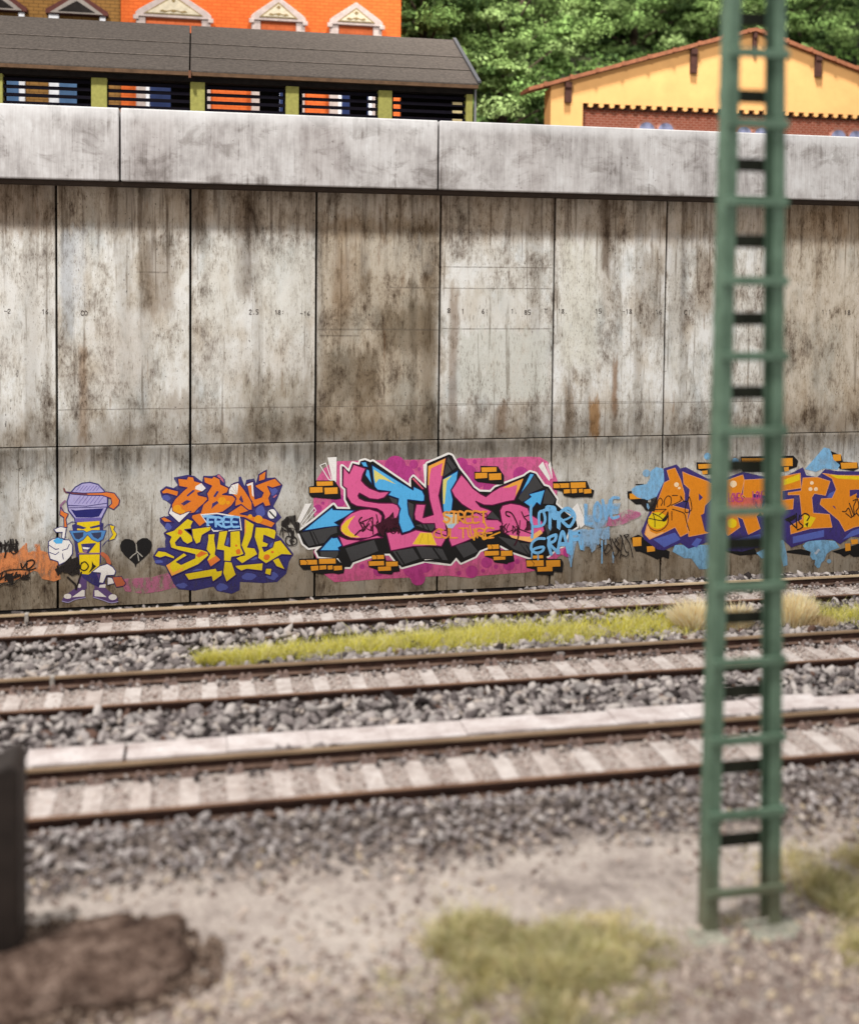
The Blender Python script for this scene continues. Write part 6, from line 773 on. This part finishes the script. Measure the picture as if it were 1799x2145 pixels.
for s in (-1, 1):
    xe = 21.71+s*9.35; m = MB(); m.prism([(21.71, 16.90), (xe, zl(xe)+.02), (xe, zl(xe)+.16), (21.71, 17.06)] if s > 0 else [(xe, zl(xe)+.02), (21.71, 16.90), (21.71, 17.06), (xe, zl(xe)+.16)], 41.8, 43.0); hb(m, 'roof', M_TER, yh)
    for k in range(9):
        xa = 21.71+s*(.3+k*1.05); m = MB(); zz = zl(xa); m.box(xa-.07, 41.76, zz+.03, xa+.07, 41.798, zz+.2)
        hb(m, 'verge_tile', M_TER, yh)
for xc, z0, z1, wd in ((13.97, 13.77, 14.55, .13), (19.13, 15.13, 16.08, .13), (24.52, 15.24, 16.1, .13), (29.5, 13.8, 14.5, .13), (21.72, 16.1, 16.85, .07)):
    m = MB(); m.box(xc-wd, 41.82, z1-.22, xc+wd, 41.998, z1); m.box(xc-wd, 41.86, z0, xc+wd, 41.998, z1-.222); hb(m, 'bracket', M_BRK, yh)
m = MB(); m.box(14.6, 42.32, 10.3, 28.8, 42.5, 13.79); pan = hb(m, 'brick_panel', brickish('red_brick', (172, 92, 70), (196, 146, 126), .26, .1), yh)
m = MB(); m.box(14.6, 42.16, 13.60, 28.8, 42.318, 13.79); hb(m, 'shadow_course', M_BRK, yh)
tm = MB(); tm.prism([(-.1, 0), (-.09, -.12), (0, -.16), (.09, -.12), (.1, 0)], -.17, 0); TM = tm.mesh('dentil', [M_YEL])
for k in range(32):
    o = inst(TM, 'dentil', yh, (14.92+k*.437-21.7, .17-.0-.0, 13.786-10.3))
M_PB = plain('pale_blue_glass', (118, 122, 150), .6); M_PA = plain('pale_brick_arch', (170, 116, 98), .9)
for xc in (17.35, 18.15, 21.5, 22.3, 25.7, 26.5):
    arc = lambda r, n=10: [(xc+r*math.cos(math.pi*i/n), 12.85+r*math.sin(math.pi*i/n)) for i in range(n+1)]
    m = MB(); m.prism(arc(.44)+[(xc-.44, 11), (xc+.44, 11)], 42.24, 42.318); wd_ = hb(m, 'window', M_PA, yh)
    t = MB(); t.prism(arc(.33)+[(xc-.33, 11), (xc+.33, 11)], 42.22, 42.239); t.build('pane', M_PB, wd_)

# ================================================================== trees
GP = [(112, 138, 80), (128, 152, 92), (100, 122, 70), (80, 102, 58), (142, 164, 106), (60, 78, 46)]
M_BARK = plain('dark_bark', (60, 48, 38), .95, .3, 3, .5)
def tree(tx, ty, tz, h, r, n, label, wts):
    root = empty('leafy_tree', (tx, ty, tz), label, 'tree', 'leafy trees behind the buildings')
    m = MB(); segs = [(0, 0, 0, .34)]
    k = 7
    def limb(p0, p1, r0, r1):
        a = Vector(p0); b = Vector(p1); d = (b-a).normalized(); u = d.orthogonal().normalized(); v = d.cross(u); n0 = len(m.v)
        for c, rr in ((a, r0), (b, r1)):
            for i in range(k): t = 6.283*i/k; m.v.append(tuple(c+u*math.cos(t)*rr+v*math.sin(t)*rr))
        for i in range(k): j = (i+1) % k; m.f.append((n0+i, n0+j, n0+k+j, n0+k+i)); m.m.append(0)
    limb((0, 0, 0), (.1, 0, h*.45), .34, .24); limb((.1, 0, h*.45), (0, .1, h*.85), .24, .08); bl = []
    for i in range(16):
        a = 2.4*i; f = i/16; rr = r*(1-.35*abs(f-.4)); e = Vector((math.cos(a)*rr*.75, math.sin(a)*rr*.6, h*(.35+.62*f))); bl.append(e); limb((.05, 0, h*(.25+.5*f)), tuple(e), .09, .03)
    m.build('trunk', M_BARK, root)
    rg = RNG; nb = 150; n = int(n*2.4); cen = np.array([[*(Vector(bl[i % 16])+Vector(rg.normal(0, r*.42, 3)))] for i in range(nb)]); cr = rg.uniform(.25, .85, nb)
    ci = rg.integers(0, nb, n); d = rg.normal(size=(n, 3)); d[:, 2] = np.abs(d[:, 2])*.8-.15; d /= np.linalg.norm(d, axis=1)[:, None]
    P = cen[ci]+d*cr[ci][:, None]*rg.uniform(.45, 1.3, (n, 1))*np.array([1.0, 1, .85]); s = rg.uniform(.06, .115, n)
    # small leaf pair: two quads
    a = np.cross(d, rg.normal(size=(n, 3))); a /= np.linalg.norm(a, axis=1)[:, None]+1e-9; nn = d*.6+rg.normal(0, .6, (n, 3))+np.array([0, 0, .15]); b = np.cross(nn, a); b /= np.linalg.norm(b, axis=1)[:, None]+1e-9
    v = np.stack([P-a*s[:, None], P+b*s[:, None]*.7, P+a*s[:, None], P-b*s[:, None]*.7], 1); f = np.arange(n*4).reshape(n, 4)
    me = bpy.data.meshes.new('crown'); me.vertices.add(n*4); me.vertices.foreach_set('co', v.ravel().astype('f4')); me.loops.add(n*4); me.loops.foreach_set('vertex_index', f.ravel().astype('i4'))
    me.polygons.add(n); me.polygons.foreach_set('loop_start', np.arange(0, n*4, 4, dtype='i4')); me.polygons.foreach_set('loop_total', np.full(n, 4, 'i4')); me.update(calc_edges=True)
    cols = pick(GP, wts, nb, .2)[ci]*rg.uniform(.75, 1.2, (n, 1)); ca = me.color_attributes.new('Col', 'FLOAT_COLOR', 'POINT'); cc = np.ones((n, 4, 4), 'f4'); cc[:, :, :3] = cols[:, None, :]; ca.data.foreach_set('color', cc.ravel())
    me.materials.append(M_LEAF); o = bpy.data.objects.new('crown', me); C.objects.link(o); o.parent = root
for a in ((9.6, 49.0, 10.3, 11.5, 3.2, 16000, 'dense leafy tree right behind the end of the shed roof', [4, 3, 4, 3, 1, 1]), (13.6, 50.5, 10.8, 12, 3.4, 18000, 'bright green leafy tree over the left eaves of the yellow hall', [5, 5, 3, 2, 3, 1]),
          (18.2, 59.2, 16.5, 9, 3.4, 15000, 'leafy tree above the left roof slope of the yellow hall', [5, 5, 3, 2, 3, 1]), (23.6, 59.8, 16.5, 9, 3.6, 15000, 'darker leafy tree behind the top of the mast', [2, 2, 4, 4, 1, 2]), (29.5, 59.2, 16.5, 9, 3.6, 15000, 'leafy tree at the top right corner', [4, 3, 3, 3, 2, 1]),
          (34.0, 60.5, 16.5, 9, 3.6, 9000, 'leafy tree past the right edge of the yellow hall', [4, 3, 3, 3, 2, 1])): tree(*a)
